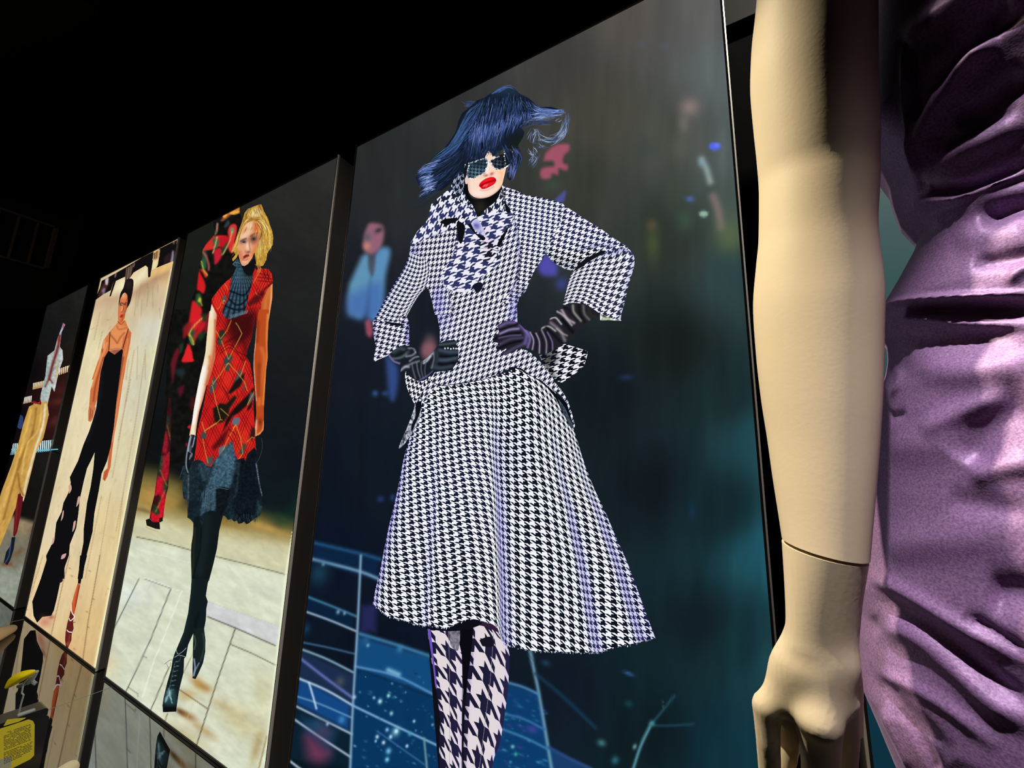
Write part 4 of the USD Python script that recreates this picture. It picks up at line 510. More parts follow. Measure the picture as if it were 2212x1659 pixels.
for i in range(40):
    q = m3_([rng.uniform(560, 690), rng.uniform(660, 700)])[0]; p.stroke([q, q + (rng.uniform(-3, 0), rng.uniform(20, 32))], (.5, .4), rng.choice([(40, 60, 74), (84, 110, 128), (66, 94, 112)]))
for i in range(60):
    q = m3_([rng.uniform(780, 1060), rng.uniform(870, 920)])[0]; p.stroke([q, q + (rng.uniform(-2, 3), rng.uniform(6, 13))], (1, .3), rng.choice([(14, 22, 28), (24, 40, 46), (40, 62, 66)]))
p.stroke(m3_('1100 190 1105 280 1080 370 1055 410'), (.5, .4), (80, 96, 110)); p.stroke(m3_('600 700 640 660 700 640 740 640 800 655'), (1, .7), (90, 118, 132)); p.stroke(m3_('400 440 375 520 362 565'), (2, .6), (50, 64, 70))
# arms
p.fill(m1('205 1310 240 1370 270 1440 262 1530 255 1659 150 1659 165 1560 185 1420'), paint((206, 136, 100), LO(m1, '220 1330 205 1480 190 1659', 8, (240, 232, 206), .9), LO(m1, '262 1440 258 1659', 2, (190, 120, 90), .8)), 1.8, round=False)
p.fill(m2('375 -40 455 -60 450 60 450 300 440 480 405 640 385 740 340 800 300 960 260 1090 235 1230 215 1380 150 1350 180 1200 205 1020 235 860 275 660 310 520 330 420 350 200'), paint((206, 130, 96), LO(m2, '400 -40 380 200 350 420 330 540 290 760 240 1000 200 1200 185 1350', 9, (244, 230, 200), 1), LO(m2, '400 60 375 300 350 470', 5, (236, 214, 164), .8), LO(m2, '310 600 280 720 250 900 200 1200', 6, (250, 246, 240), .9), LO(m2, '440 60 440 300 400 600 340 800', 2.5, (196, 92, 54), .9), LO(m2, '380 470 390 540 370 600', 3.5, (214, 118, 66), .8), LO(m2, '340 820 300 960 250 1140 230 1300', 2.5, (214, 110, 80), .9), LO(m2, '380 620 340 780', 3, (196, 100, 66), .8)), 1.8, round=False)
p.fill(m2('165 1340 210 1345 225 1390 215 1440 190 1500 190 1600 170 1659 90 1659 110 1560 130 1460 150 1380'), paint((22, 26, 34), LO(m2, '165 1360 140 1480 125 1659', 2.6, (176, 186, 204), .9), LO(m2, '210 1370 195 1440 185 1480', 1, (200, 208, 220), .9), LO(m2, '150 1540 180 1560 160 1600', 1.4, (150, 160, 170), .9), LO(m2, '175 1470 150 1560', 2, (90, 104, 120), .8)), 1.5, round=False)
p.fill(m3_('420 300 470 330 460 380 445 420 450 470 440 520 420 500 412 440 418 380'), paint((16, 20, 26), LO(m3_, '435 300 425 380 425 450 440 500', 1.2, (170, 180, 196), .9), LO(m3_, '465 340 455 380', 1.2, (180, 190, 200), .8), LO(m3_, '430 470 440 500', .8, (110, 130, 150), .8)), 1.5, round=False)
p.fill(m1('935 1060 930 1240 888 1500 866 1659 740 1659 760 1500 800 1290 870 1130'), paint((190, 86, 40), LO(m1, '925 1080 915 1300 880 1560', 3, (246, 190, 130), .8), LO(m1, '790 1340 760 1500 750 1659', 4, (176, 70, 34), .9), LO(m1, '900 1120 850 1300 830 1600', 5, (214, 124, 60), .7)), 1.8, round=False)
p.fill(m2('895 -60 1042 -60 1038 60 1030 200 1025 330 1028 480 1010 620 1000 800 985 1040 985 1180 985 1240 980 1290 940 1340 890 1362 882 1300 890 1200 900 1100 895 960 880 780 868 600 872 460 890 280 900 120'), paint((184, 74, 30), LO(m2, '1030 0 1020 250 1025 450 1000 700 980 1000', 3, (226, 140, 66), .9), LO(m2, '900 60 885 340 870 480 880 700 900 960', 1.3, (250, 210, 190), .8), LO(m2, '960 380 990 500 960 700 930 1000', 5, (216, 110, 50), .8), LO(m2, '920 80 910 300', 4, (150, 54, 20), .8), LO(m2, '930 560 930 900', 5, (150, 56, 22), .8), LO(m2, '905 1190 890 1300 890 1350', 3, (244, 190, 150), .9), LO(m2, '985 1200 975 1290 920 1345', 2.4, (240, 160, 100), .9), B(*m2('940 1200')[0], 6, 8, (120, 36, 20), .8)), 1.8, round=False)
# dress
def tartan(P, C):                            # red ground with two families of dark lines
    for e, w, a in (((1.0, .46), 5.4, .8), ((-.88, .52), 5.6, .8)):
        s = P @ np.array(e) + 2.2 * np.sin(P[:, 1] / 23.0); ph = (s / w) % 1; big = ((s / (w * 6)) % 1 < .5)
        C += (np.array((66, 8, 14.)) - C) * (a * np.exp(-((ph - .5) / .13) ** 2) * np.where(big, 1, .35))[:, None]
dress = paint((218, 34, 30), B(*m2('560 700')[0], 30, 60, (236, 48, 34), .8), B(*m2('380 1100')[0], 24, 60, (206, 28, 30), .7), B(*m2('720 1400')[0], 30, 26, (230, 56, 34), .8), N(9, .12, 5), tartan,
    *[GO(m2, t, c, a, s, False) for t, c, a, s in [('560 60 640 -40 900 -40 900 200 800 300 790 460 740 340 640 330 580 200', (44, 10, 14), .85, 16), ('490 170 540 170 560 230 500 280 460 300', (30, 44, 34), .9, 2), ('465 290 540 240 500 350 470 330', (44, 66, 60), .9, 2), ('530 510 590 430 640 470 610 530 590 640 560 630', (50, 66, 66), .95, 1.5), ('705 620 740 630 740 680 720 700 700 720 660 770 650 740 690 680', (64, 80, 86), .95, 1.5), ('415 700 440 710 455 770 440 830 400 880 380 880 378 800 400 760', (58, 76, 78), .95, 1.5), ('660 750 770 650 760 720 720 800 620 880 580 880', (16, 20, 18), .95, 3), ('415 1050 500 990 560 1000 660 900 680 930 600 1050 590 1120 530 1200 440 1220 420 1120', (18, 24, 18), .95, 3), ('860 820 880 830 800 1010 700 1100 640 1130 530 1300 560 1180 640 1060 740 960 820 880', (16, 16, 14), .95, 3), ('840 860 880 900 860 960 800 1010 820 920', (70, 90, 96), .9, 2), ('860 960 840 1040 800 1080 800 1040', (20, 16, 16), .9, 2), ('650 1150 710 1150 720 1190 690 1240 620 1220', (92, 108, 122), .95, 1.5), ('310 1290 340 1330 345 1370 300 1400 275 1360', (58, 72, 72), .95, 1.5), ('760 1440 790 1450 750 1560 700 1560', (50, 72, 64), .95, 2), ('850 1250 890 1280 880 1380 820 1400', (30, 24, 24), .9, 4), ('480 1490 560 1450 540 1560 480 1590', (90, 110, 124), .95, 2), ('520 1340 600 1260 540 1420 420 1520 400 1480', (60, 12, 18), .8, 5), ('540 330 740 220 680 230 560 300 480 390 500 340', (60, 10, 14), .8, 4), ('740 830 800 720 800 760 760 860', (120, 60, 54), .8, 2), ('340 1600 420 1580 400 1680 340 1690', (60, 80, 84), .9, 2)]],
    *[LO(m2, t, .75, (206, 160, 60), .95, smooth=False) for t in ('450 180 500 270 570 180 620 60', '510 290 590 500 650 380 740 210', '560 560 590 540 660 620 720 690 780 520', '590 540 440 740 415 780 410 740', '400 790 410 800 440 940 500 1170 520 1180', '500 1170 450 1220 320 1300 290 1200', '300 1390 330 1540 360 1659', '590 1130 500 1050', '720 690 770 760 800 850', '880 860 830 950 800 1010', '640 1270 670 1230 720 1360 750 1550 700 1620', '670 1230 580 1400 500 1570', '880 1380 850 1370 800 1420', '740 210 700 130 670 90', '330 1320 320 1300 450 1210')],
    *[LO(m2, t, .8, (50, 8, 14), .9) for t in ('500 400 600 330 700 420 790 460', '500 430 600 370 690 440 760 520', '520 800 600 950', '680 850 700 920', '600 1280 660 1340', '590 1350 640 1420')])
p.fill(np.vstack([m1('500 900 510 860 690 840 740 900 800 885 880 890 925 950 938 1050 870 1130 800 1290 760 1420 745 1560 740 1659'), m2('895 -40 880 100 850 250 800 400 790 470 830 540 850 640 870 780 880 900 868 1000 875 1150 890 1300 890 1420 900 1520 880 1480 800 1560 780 1640 760 1600 690 1620 660 1560 640 1450 620 1410 560 1480 480 1580 420 1640 400 1700 340 1690 300 1640 240 1620 200 1640 230 1440 240 1300 280 1140 320 960 350 800 400 640 440 480 445 300 450 80'), m1('262 1530 270 1440 205 1310 205 1260 240 1200 310 1110 380 1040 440 1000 480 930')]), dress, 1.35, round=False)
# upper dress shading, shoulders, collar
p.fill(m1('740 900 800 885 880 890 925 950 938 1050 870 1130 800 1290 770 1300 650 1340 620 1300 700 1210 760 1120 700 1060 710 980'), paint((224, 44, 34), L(m1('800 1200 840 1130 930 1060'), 2.5, (60, 24, 22), .8), tartan, *[LO(m1, t, .8, (60, 10, 14), .9) for t in ('750 940 900 970', '740 985 930 1010', '760 1030 920 1045', '820 890 850 1000', '870 890 890 1040')], GO(m1, '680 1100 720 1090 730 1120 690 1150', (60, 66, 66), .95, 1.5, False), LO(m1, '680 1140 720 1150 740 1190 790 1220', .8, (226, 170, 70), .95), LO(m1, '790 910 740 990 690 1080', .8, (226, 150, 60), .8), GO(m1, '620 1300 700 1220 800 1160 850 1180 760 1300 640 1350', (66, 14, 20), .8, 6, False)), 1.3, round=False)
p.fill(m1('440 990 400 1150 380 1250 330 1390 270 1380 230 1350 205 1290 205 1255 240 1200 310 1110 380 1040'), paint((228, 46, 34), tartan, LO(m1, '360 1070 390 1110 410 1180', .8, (240, 130, 60), .8), GO(m1, '350 1210 390 1220 370 1270 340 1310 330 1260', (66, 88, 96), .95, 1.5, False), LO(m1, '340 1300 350 1265 380 1290 360 1310', .8, (230, 180, 80), .9), LO(m1, '325 1290 300 1350 270 1370', .8, (240, 120, 60), .8)), 1.3, round=False)
def pleat(P, C):
    a = np.arctan2(P[:, 0] - 521, P[:, 1] - 568); C *= (.62 + .62 * (np.sin(a * 60 + .02 * P[:, 1]) > -.1) * (1 - .25 * np.sin(P[:, 1] * .7)))[:, None]
collar = paint((44, 66, 82), B(*m1('520 980')[0], 12, 20, (60, 90, 106), .8), B(*m1('650 1010')[0], 12, 12, (54, 70, 62), .6), pleat, GO(m1, '600 860 720 780 740 830 700 960 640 970 600 940', (16, 18, 22), .95, 8), *[LO(m1, t, 2, (10, 14, 20), .9) for t in ('420 1150 520 1190 600 1200 660 1120 700 1040', '400 1240 500 1320 590 1290 660 1190', '370 1330 480 1375 580 1370 640 1320')])
p.fill(m1('455 830 480 800 510 760 540 800 580 850 640 840 700 780 720 760 735 830 715 870 700 950 690 1040 670 1140 650 1200 630 1290 610 1380 580 1430 500 1470 430 1490 370 1480 330 1410 350 1340 400 1260 420 1150 440 1010 480 920 500 870 460 840'), collar, 1.2, round=False)
for i in range(26):
    t = i / 25; p.stroke(m1([430 + 200 * t, 1480 - 60 * t, 432 + 200 * t + 6, 1440 - 60 * t]), (.5, .3), (120, 150, 164))
p.fill(m1('560 850 640 840 710 770 735 800 720 880 690 960 630 960 590 920'), (17, 18, 22), 2.4)
p.stroke(m1('458 838 480 815 520 815 545 830'), (1.6, 1), (96, 116, 130))
# head
p.fill(m1('640 170 670 160 720 140 775 120 800 120 830 200 880 290 900 360 930 440 942 520 935 600 900 660 870 700 860 780 820 850 790 860 740 840 720 700 560 760 530 700 500 760 460 800 450 770 490 720 470 680 450 660 480 590 500 520 540 400 580 290 600 220'), paint((196, 150, 58), GO(m1, '690 200 780 160 800 230 760 260 700 290 660 290', (230, 212, 160), .9, 5), GO(m1, '780 400 860 380 920 500 880 620 800 660', (206, 166, 74), .9, 6), LO(m1, '660 180 620 270 560 380', 3, (120, 70, 30), .8), LO(m1, '775 130 790 200 800 260', 3, (130, 76, 30), .8), LO(m1, '600 320 720 290 820 380', 4, (150, 90, 36), .7), N(4, .3, 4)), 1.6, round=False)
HG = [(222, 184, 84), (240, 206, 116), (190, 140, 50), (150, 100, 36), (246, 222, 150), (120, 72, 24)]
p.hair([m1('700 290 600 340 550 440 500 560'), m1('640 180 600 300 540 440 490 600'), m1('600 330 540 460 520 600 460 700')], 90, HG, 41, (.9, .3), (.2, .6), 1)
p.hair([m1('700 280 800 280 880 380 930 500'), m1('720 300 820 340 880 480 880 640'), m1('740 320 800 420 790 600 780 760'), m1('760 360 770 520 760 700 760 850')], 200, HG, 42, (.9, .3), (.15, .5), 1.2)
p.hair([m1('780 130 820 220 870 300 900 380'), m1('700 160 720 220 710 290'), m1('660 165 610 260 580 330')], 60, HG, 43, (.9, .3), (.3, .7), 1)
p.hair([m1('870 480 930 520 930 620 890 660'), m1('840 600 860 700 860 760'), m1('480 620 450 660 480 680'), m1('500 700 480 760 455 810')], 40, HG[:3] + [(236, 240, 190)], 44, (.6, .25), (.4, .9), 2.2)
p.fill(m1('600 370 650 330 700 315 745 340 780 400 790 450 775 530 750 620 715 690 690 760 640 830 600 855 570 850 545 800 530 740 522 660 520 590 545 500 565 430'), paint((226, 160, 116), B(*m1('680 370')[0], 14, 8, (244, 214, 186), .9), GO(m1, '700 330 760 350 790 450 760 470 700 420', (206, 96, 40), .8, 6), GO(m1, '540 500 620 440 680 430 650 500 560 560', (244, 206, 172), .8, 6), GO(m1, '680 480 770 470 750 580 690 590', (176, 110, 84), .8, 5), GO(m1, '740 560 770 520 740 680 690 760 680 700', (226, 120, 70), .8, 5), GO(m1, '525 680 560 690 570 780 550 780', (210, 92, 56), .8, 5), B(*m1('640 610')[0], 5, 12, (250, 214, 190), .9), B(*m1('585 560')[0], 8, 5, (110, 76, 70), .9, -20), B(*m1('700 530')[0], 10, 8, (110, 70, 62), .9, -30), B(*m1('592 570')[0], 3.4, 2.4, (40, 36, 44), 1), B(*m1('708 530')[0], 3.4, 3, (40, 36, 40), 1), LO(m1, '550 560 580 540 620 525', 1.2, (90, 60, 56), .9), LO(m1, '670 500 720 470 750 460', 1.4, (120, 70, 50), .9), LO(m1, '575 585 600 590', .8, (220, 190, 180), .8), LO(m1, '660 520 655 600 665 660', 1.6, (190, 110, 84), .8), B(*m1('640 690')[0], 5, 3, (110, 50, 44), .9, -15), B(*m1('610 680')[0], 2.5, 2.5, (160, 80, 66), .9), B(*m1('600 680')[0], 8, 5, (230, 160, 130), .6),
    GO(m1, '580 745 610 720 650 715 655 730 620 745 590 770', (120, 30, 36), 1, 1.2, False), LO(m1, '575 770 610 755 650 735', 1.2, (150, 50, 44), .9), B(*m1('600 800')[0], 6, 4, (244, 190, 160), .8), LO(m1, '580 780 610 785 640 770', 1.2, (196, 90, 70), .8), LO(m1, '555 700 570 760 560 800', 2, (214, 140, 110), .7)), 1.2, round=False)
p.stroke(m1('745 345 790 410 800 470 780 540'), (1, 1.6), (110, 40, 24)); p.hair([m1('690 320 640 350 570 460'), m1('760 340 800 440 780 560')], 26, HG[:4], 45, (.7, .3), (.2, .5), 1)
p.hair([m1('740 830 770 880 760 960'), m1('720 840 790 890 700 990')], 16, [(216, 120, 50), (230, 150, 80)], 46, (.5, .25), (.3, .9), 1.5)
p.build(box2)

# ---------------------------------------------------------------- print 3: black dress on pale planks
box3, p = lightbox(3, 'bright lightbox of a woman in slim black dress on a pale plank runway')
n1, n2, n3 = K(180, 520, 5.53), K(0, 600, 2.552), K(0, 1200, 3.615)
planks = ('640 600 610 900', '690 520 640 790', '760 560 770 520', '780 560 760 780', '830 540 830 800', '890 520 890 620', '700 700 690 900', '910 800 920 930', '540 1420 510 1659', '650 1260 640 1659', '740 1300 740 1659', '120 780 60 1000', '200 860 130 1180', '230 1080 180 1290', '90 1060 130 1040', '280 950 330 940', '330 1020 300 1060')
pk = paint((224, 210, 170), I([(230, 640, 206, 186, 148), (250, 690, 214, 190, 150), (300, 600, 226, 200, 156), (340, 570, 226, 186, 130), (370, 560, 240, 214, 150), (330, 640, 200, 180, 148), (330, 720, 206, 206, 190), (350, 760, 226, 220, 180), (215, 760, 226, 214, 172), (180, 900, 232, 218, 178), (320, 850, 210, 206, 180), (300, 1000, 216, 206, 170), (250, 1150, 222, 200, 150), (120, 1150, 226, 208, 170), (100, 1300, 230, 206, 158), (200, 1350, 216, 186, 132), (150, 1420, 214, 178, 124), (70, 1320, 230, 204, 160)]),
    GO(n1, '590 640 640 540 700 490 800 440 1060 320 1070 390 900 470 760 560 660 620', (150, 104, 82), .75, 26), GO(n1, '140 740 300 640 430 640 430 720 260 760 130 800', (196, 156, 126), .7, 20), GO(n1, '340 640 400 500 500 430 560 470 640 400 770 290 775 430 690 490 600 560', (244, 236, 196), .9, 14), GO(n1, '800 420 830 350 1080 250 1075 310 900 400 790 440', (232, 190, 120), .9, 8),
    N(26, .06, 2, -78, 4), N(6, .05, 5, -78, 4), N(6, .5, 6, -70, 2, (190, 160, 110), .68),
    *[LO(n1, t, .8, (150, 130, 100), .55, smooth=False) for t in planks], *[LO(n2, t, .8, (166, 140, 104), .7, smooth=False) for t in ('740 400 690 700 620 1100', '800 420 760 720 680 1180 640 1400', '720 560 650 900', '610 1180 530 1659', '680 1180 650 1440 620 1659', '560 1200 470 1659')],
    *[LO(n3, t, .9, c, a, smooth=False) for t, c, a in [('780 0 740 230 690 500 645 830', (130, 96, 60), .9), ('545 0 490 220 400 620', (150, 116, 76), .9), ('335 0 240 310 190 470', (170, 140, 100), .8), ('300 60 210 420', (180, 150, 110), .6)]],
    *[B(*n3(t)[0], 3, 1.2, (140, 90, 50), .7, 30) for t in ('545 100', '700 120', '730 340', '580 730', '690 560', '680 440', '210 420', '560 160', '850 260')], B(*n3('350 520')[0], 14, 12, (196, 116, 96), .7), B(*n3('400 480')[0], 7, 5, (160, 80, 60), .7),
    L([(372, 585), (300, 960), (206, 1440)], 4, (250, 250, 200), .9, smooth=False), L([(384, 530), (372, 585)], 3, (250, 244, 190), .8, smooth=False), L([(198, 690), (120, 1020), (55, 1320)], 3, (240, 228, 190), .6, smooth=False))
p.fill(p.clip, pk, 2.0, round=False)
p.fill(n1('130 720 200 560 220 480 400 380 520 310 700 200 860 120 1000 50 1120 -10 1090 240 1030 260 870 325 910 180 900 100 840 130 800 430 775 440 770 320 745 295 600 380 580 410 560 440 545 455 500 490 498 430 390 480 370 540 330 660 310 670 365 480 330 590 240 640 150 705'), paint((17, 15, 15), GO(n1, '210 560 280 480 300 520 230 640 180 660', (92, 50, 40), .8, 4), GO(n1, '260 470 300 440 290 520 265 520', (220, 210, 210), .9, 2), LO(n1, '230 600 250 580 240 640', 2.5, (150, 130, 170), .8), LO(n1, '390 390 380 430', 1.5, (180, 130, 140), .8), *[LO(n1, t, 1.2, c, .9) for t, c in (('520 330 505 460', (150, 110, 90)), ('545 320 525 470', (180, 150, 120)), ('570 300 550 440', (150, 120, 110)), ('590 290 560 420', (120, 90, 84)), ('610 270 600 310', (150, 110, 130)))], GO(n1, '1060 140 1080 130 1070 250 1040 250', (176, 160, 190), .9, 3), GO(n1, '970 200 1040 150 1030 240 960 280', (50, 32, 38), .8, 5), LO(n1, '1085 0 1080 30', 2, (150, 110, 100), .8)), 1.7, round=False)
p.fill(n1('840 150 910 100 918 110 890 290 870 325 800 360 830 260'), paint((196, 160, 110), LO(n1, '850 130 845 210', 2, (80, 50, 36), .8), LO(n1, '880 120 870 220', 2, (110, 60, 36), .8), GO(n1, '830 250 900 220 870 330 800 360', (236, 224, 176), .9, 4)), 1.6, round=False)
p.fill(n1('770 300 800 290 815 200 830 240 815 340 795 430 778 440'), (24, 20, 18), 2, round=False)
# figure
p.fill(n1('320 1080 400 990 420 960 500 950 540 1050 575 1100 560 1220 540 1330 520 1420 480 1659 410 1659 420 1480 240 1480 180 1659 100 1659 160 1480 200 1360 240 1190'), paint((212, 120, 68), GO(n1, '330 1090 400 1000 520 1040 530 1100 480 1290 310 1300', (226, 146, 88), .95, 5), *[LO(n1, t, 2, c, .8) for t, c in (('330 1130 380 1190 400 1220', (160, 80, 44)), ('490 1100 440 1160 410 1220', (170, 90, 50)), ('250 1190 240 1300 180 1420', (240, 180, 130)), ('230 1300 220 1400 160 1560', (150, 60, 30)), ('560 1120 540 1300 500 1500', (226, 140, 80)), ('490 1330 460 1500 440 1659', (140, 56, 28)), ('400 1020 430 1060 520 1040', (190, 100, 60)))], GO(n1, '320 1305 455 1290 400 1350 370 1360', (150, 84, 74), .9, 3)), 1.6, round=False)
p.fill(n2('600 320 570 400 540 480 515 560 498 620 492 700 490 740 520 720 545 640 560 480 575 440 600 400'), paint((206, 110, 64), LO(n2, '590 360 545 480 505 600', 3, (232, 160, 100), .8), LO(n2, '570 440 530 580 515 680', 2, (146, 60, 34), .8)), 1.6, round=False)
p.fill(n2('486 735 492 700 520 700 528 720 520 745 512 775 500 795 486 790'), paint((206, 120, 76), LO(n2, '500 720 495 780', 1, (110, 50, 30), .8), LO(n2, '510 730 506 770', .8, (110, 50, 30), .8)), 1.4, round=False)
p.fill(n2('680 330 712 290 722 310 716 360 690 480 668 640 650 760 630 870 618 960 610 1040 590 1100 578 1122 566 1110 572 1070 592 1050 605 900 600 800 630 600'), paint((200, 106, 60), LO(n2, '705 340 680 480 655 660 620 900', 2.4, (224, 140, 84), .8), LO(n2, '680 440 640 660', 2.5, (140, 60, 32), .8), LO(n2, '590 1060 575 1110', 2, (180, 70, 50), .8)), 1.6, round=False)
black3 = paint((15, 15, 17), LO(n2, '560 520 540 700 480 900', 5, (22, 24, 30), .8))
p.fill(n2('598 402 632 424 672 392 678 400 660 540 640 700 628 820 610 930 590 1010 560 1080 545 1170 520 1300 510 1400 490 1480 470 1560 455 1659 428 1659 445 1540 460 1460 462 1380 480 1240 500 1150 515 1050 522 962 500 1010 480 1050 462 1120 440 1220 432 1300 420 1380 385 1470 380 1530 355 1600 355 1659 225 1659 262 1540 255 1530 300 1440 310 1350 340 1290 350 1240 375 1190 390 1130 385 1100 430 1010 460 920 490 850 510 790 530 720 545 600 555 520 575 440'), black3, 2, round=False)
p.fill(n3('360 0 500 0 520 20 500 120 470 210 445 330 420 430 400 470 330 480 290 525 262 470 252 360 290 260 330 150 365 50'), paint((15, 15, 18), B(*n3('340 480')[0], 8, 6, (60, 34, 36), .8)), 2, round=False)
p.fill(n3('625 0 680 0 650 120 628 222 608 215'), black3, 2, round=False)
p.fill(n3('608 215 628 225 605 340 590 420 575 470 560 465 555 400 580 300'), paint((190, 82, 40), LO(n3, '600 240 575 360 560 440', 1.6, (216, 106, 60), .9), LO(n3, '620 240 590 400', 1.2, (110, 40, 20), .8)), 1.3, round=False)
p.fill(n3('552 430 580 470 570 520 575 570 560 610 558 660 530 725 515 720 508 660 512 600 525 530 540 480'), paint((96, 34, 30), LO(n3, '545 620 535 700', 2, (140, 56, 40), .8), B(*n3('528 690')[0], 3, 4, (176, 84, 60), .7)), 1.3, round=False)
for t in ('556 380 560 440 580 475 575 490', '540 490 550 510 575 490', '522 580 535 595 562 600'): p.stroke(n3(t), (1.8, 2.2), (232, 222, 228))
p.stroke(n3('570 525 590 520'), (1.5, .8), (60, 30, 26))
for t in ('378 1150 390 1140 395 1165 380 1190', '345 1290 352 1285 348 1320 335 1340', '428 1215 440 1205 436 1240 420 1262', '290 1440 302 1430 296 1460 285 1470', '405 1350 418 1340 412 1380 398 1400', '340 1530 365 1520 355 1545 335 1550'): p.fill(n2(t), (206, 160, 150), 1.5)
p.fill(n3('465 190 490 180 485 205 465 212'), (24, 22, 24), 1.5)
p.fill(n1('500 480 540 455 580 455 600 490 590 600 570 700 550 760 520 810 500 860 510 640 470 640 440 720 420 780 440 640 480 560'), paint((24, 19, 19), B(*n1('540 520')[0], 8, 10, (46, 36, 36), .8)), 1.6)
p.fill(n1('440 700 470 650 510 630 530 680 522 780 505 850 490 930 440 985 415 950 415 800 430 770'), paint((216, 120, 74), B(*n1('480 660')[0], 5, 5, (240, 170, 116), .9), LO(n1, '460 740 465 800 455 840', 1.2, (244, 180, 130), .9), LO(n1, '430 770 450 745 475 750', 1.3, (60, 26, 22), .9), LO(n1, '490 760 510 740 520 745', 1.3, (60, 26, 22), .9), B(*n1('455 770')[0], 2, 1.4, (40, 20, 20), .9), B(*n1('505 765')[0], 2, 1.4, (40, 20, 20), .9), LO(n1, '478 760 475 830 455 855', .9, (130, 60, 40), .8), GO(n1, '435 905 455 880 480 885 470 915 445 920', (176, 36, 36), 1, 1, False), GO(n1, '500 780 522 700 520 800 480 950 440 980 460 930', (170, 76, 40), .8, 4, False)), 1.1)
p.stroke(n1('520 630 530 670 515 720'), (1.2, .6), (60, 30, 24)); p.stroke(n1('410 960 450 1000 490 960'), (1.2, .8), (120, 40, 24))
p.stroke(n1('318 1090 312 1200 305 1320'), (1.6, 1.6), (50, 22, 20)); p.stroke(n1('538 1048 510 1150 470 1290'), (1.6, 1.6), (46, 20, 20)); p.stroke(n1('305 1310 400 1300 460 1290'), (.6, .6), (236, 180, 140))
p.build(box3)

# ---------------------------------------------------------------- print 4: golden skirt in front of rows of lights
box4, p = lightbox(4, 'farthest, darkest lightbox at the left edge, figure in draped golden skirt')
d4 = paint((24, 26, 24), I([(190, 640, 32, 33, 29), (130, 680, 24, 25, 24), (100, 720, 18, 19, 20), (60, 800, 9, 9, 12), (170, 760, 30, 31, 26), (150, 780, 30, 20, 18), (130, 870, 50, 16, 18), (120, 920, 44, 18, 20), (150, 850, 60, 24, 22), (110, 1000, 26, 26, 24), (100, 1080, 20, 20, 18), (20, 900, 8, 8, 12), (10, 1000, 6, 6, 10), (70, 1100, 18, 18, 16)]),
    B(*n2('330 680')[0], 22, 9, (90, 44, 36), .7, -15), B(*n2('320 790')[0], 20, 12, (96, 44, 40), .7, -20), B(*n2('340 620')[0], 16, 8, (70, 30, 28), .7, -20), GO(n2, '-200 1300 60 1310 210 1355 210 1500 150 1900 -200 1900', (150, 132, 102), .95, 8, False), GO(n2, '-200 1420 60 1400 190 1440 150 1900 -200 1900', (112, 110, 96), .8, 16, False), GO(n3, '0 90 110 120 200 60 130 430 -100 420', (150, 160, 146), .8, 12, False), B(*n2('190 1420')[0], 10, 20, (70, 30, 40), .7), LO(n2, '60 1540 120 1500', 6, (110, 76, 46), .6), LO(n2, '20 1580 60 1580', 4, (120, 60, 30), .7), N(6, .12, 3))
p.fill(p.clip, d4, 2.6, round=False)
for x0, x1, y0, y1, n, c in ((330, 415, 500, 470, 9, (236, 216, 190)), (186, 240, 580, 568, 7, (214, 200, 160)), (128, 172, 660, 650, 6, (214, 206, 196)), (62, 322, 915, 890, 25, (190, 220, 226))):
    for i in range(n):
        x, y = x0 + (x1 - x0) * i / (n - 1), y0 + (y1 - y0) * i / (n - 1); h = 36 if n < 20 else 62; p.fill(n2([x - 3, y, x + 4, y, x + 1, y + h, x - 6, y + h]), paint(c, B(*n2([x, y + h])[0], 4, 5, (180, 120, 70) if n < 20 else (60, 150, 180), .7)), 1.4, round=False)
p.stroke(n2('60 945 200 952 320 945'), (2.4, 2.4), (110, 190, 205)); p.fill(n2('105 760 128 770 120 830 95 820'), (44, 62, 110), 2)
p.fill(n2('348 248 360 258 340 300 335 340 330 380 345 400 348 450 330 500 315 560 300 630 285 600 262 700 270 760 180 690 220 690 225 640 250 540 262 430 300 400 318 330 338 280'), paint((176, 184, 178), LO(n2, '352 250 348 275', 2.4, (170, 70, 120), .95), LO(n2, '345 280 335 320', 2, (150, 160, 200), .9), LO(n2, '328 320 320 380 290 480 270 560', 3.4, (100, 26, 30), .9), B(*n2('325 345')[0], 3, 4, (160, 40, 40), .9), LO(n2, '340 400 335 480 300 600', 3.2, (196, 204, 214), .8), LO(n2, '320 480 310 560', 2.4, (200, 170, 100), .7), LO(n2, '265 440 250 560 240 680', 3.4, (150, 176, 176), .8), LO(n2, '290 580 270 560 250 600', 2, (110, 40, 34), .8), N(4, .3, 2)), 1.5, round=False)
p.fill(n2('160 710 200 690 260 680 268 760 240 880 200 960 170 1080 140 1200 128 1235 110 1180 90 1260 40 1380 0 1480 -60 1500 -60 1330 0 1200 60 1040 100 920 130 800'), paint((196, 152, 74), LO(n2, '250 700 235 820 190 960 140 1150 128 1230', 2.6, (236, 226, 200), .9), LO(n2, '170 730 140 860 90 1040 20 1260', 3, (226, 182, 96), .8), LO(n2, '200 720 190 800 170 880 130 960 100 1060', 2.6, (150, 104, 40), .8), LO(n2, '230 720 210 840 150 920 120 1080', 2, (226, 190, 110), .8), LO(n2, '110 1000 70 1150 20 1330', 2.6, (150, 106, 46), .8), LO(n2, '100 1080 110 1160 130 1200', 2.4, (140, 90, 40), .8), LO(n2, '60 1100 20 1220 -20 1400', 3, (214, 170, 96), .7), N(4, .16, 2, -65, 3)), 1.7, round=False)
p.fill(n2('100 1190 128 1210 115 1300 95 1400 80 1430 72 1420 80 1320 80 1310'), paint((96, 22, 26), LO(n2, '95 1230 85 1400', 1.2, (140, 40, 40), .8)), 1.6, round=False)
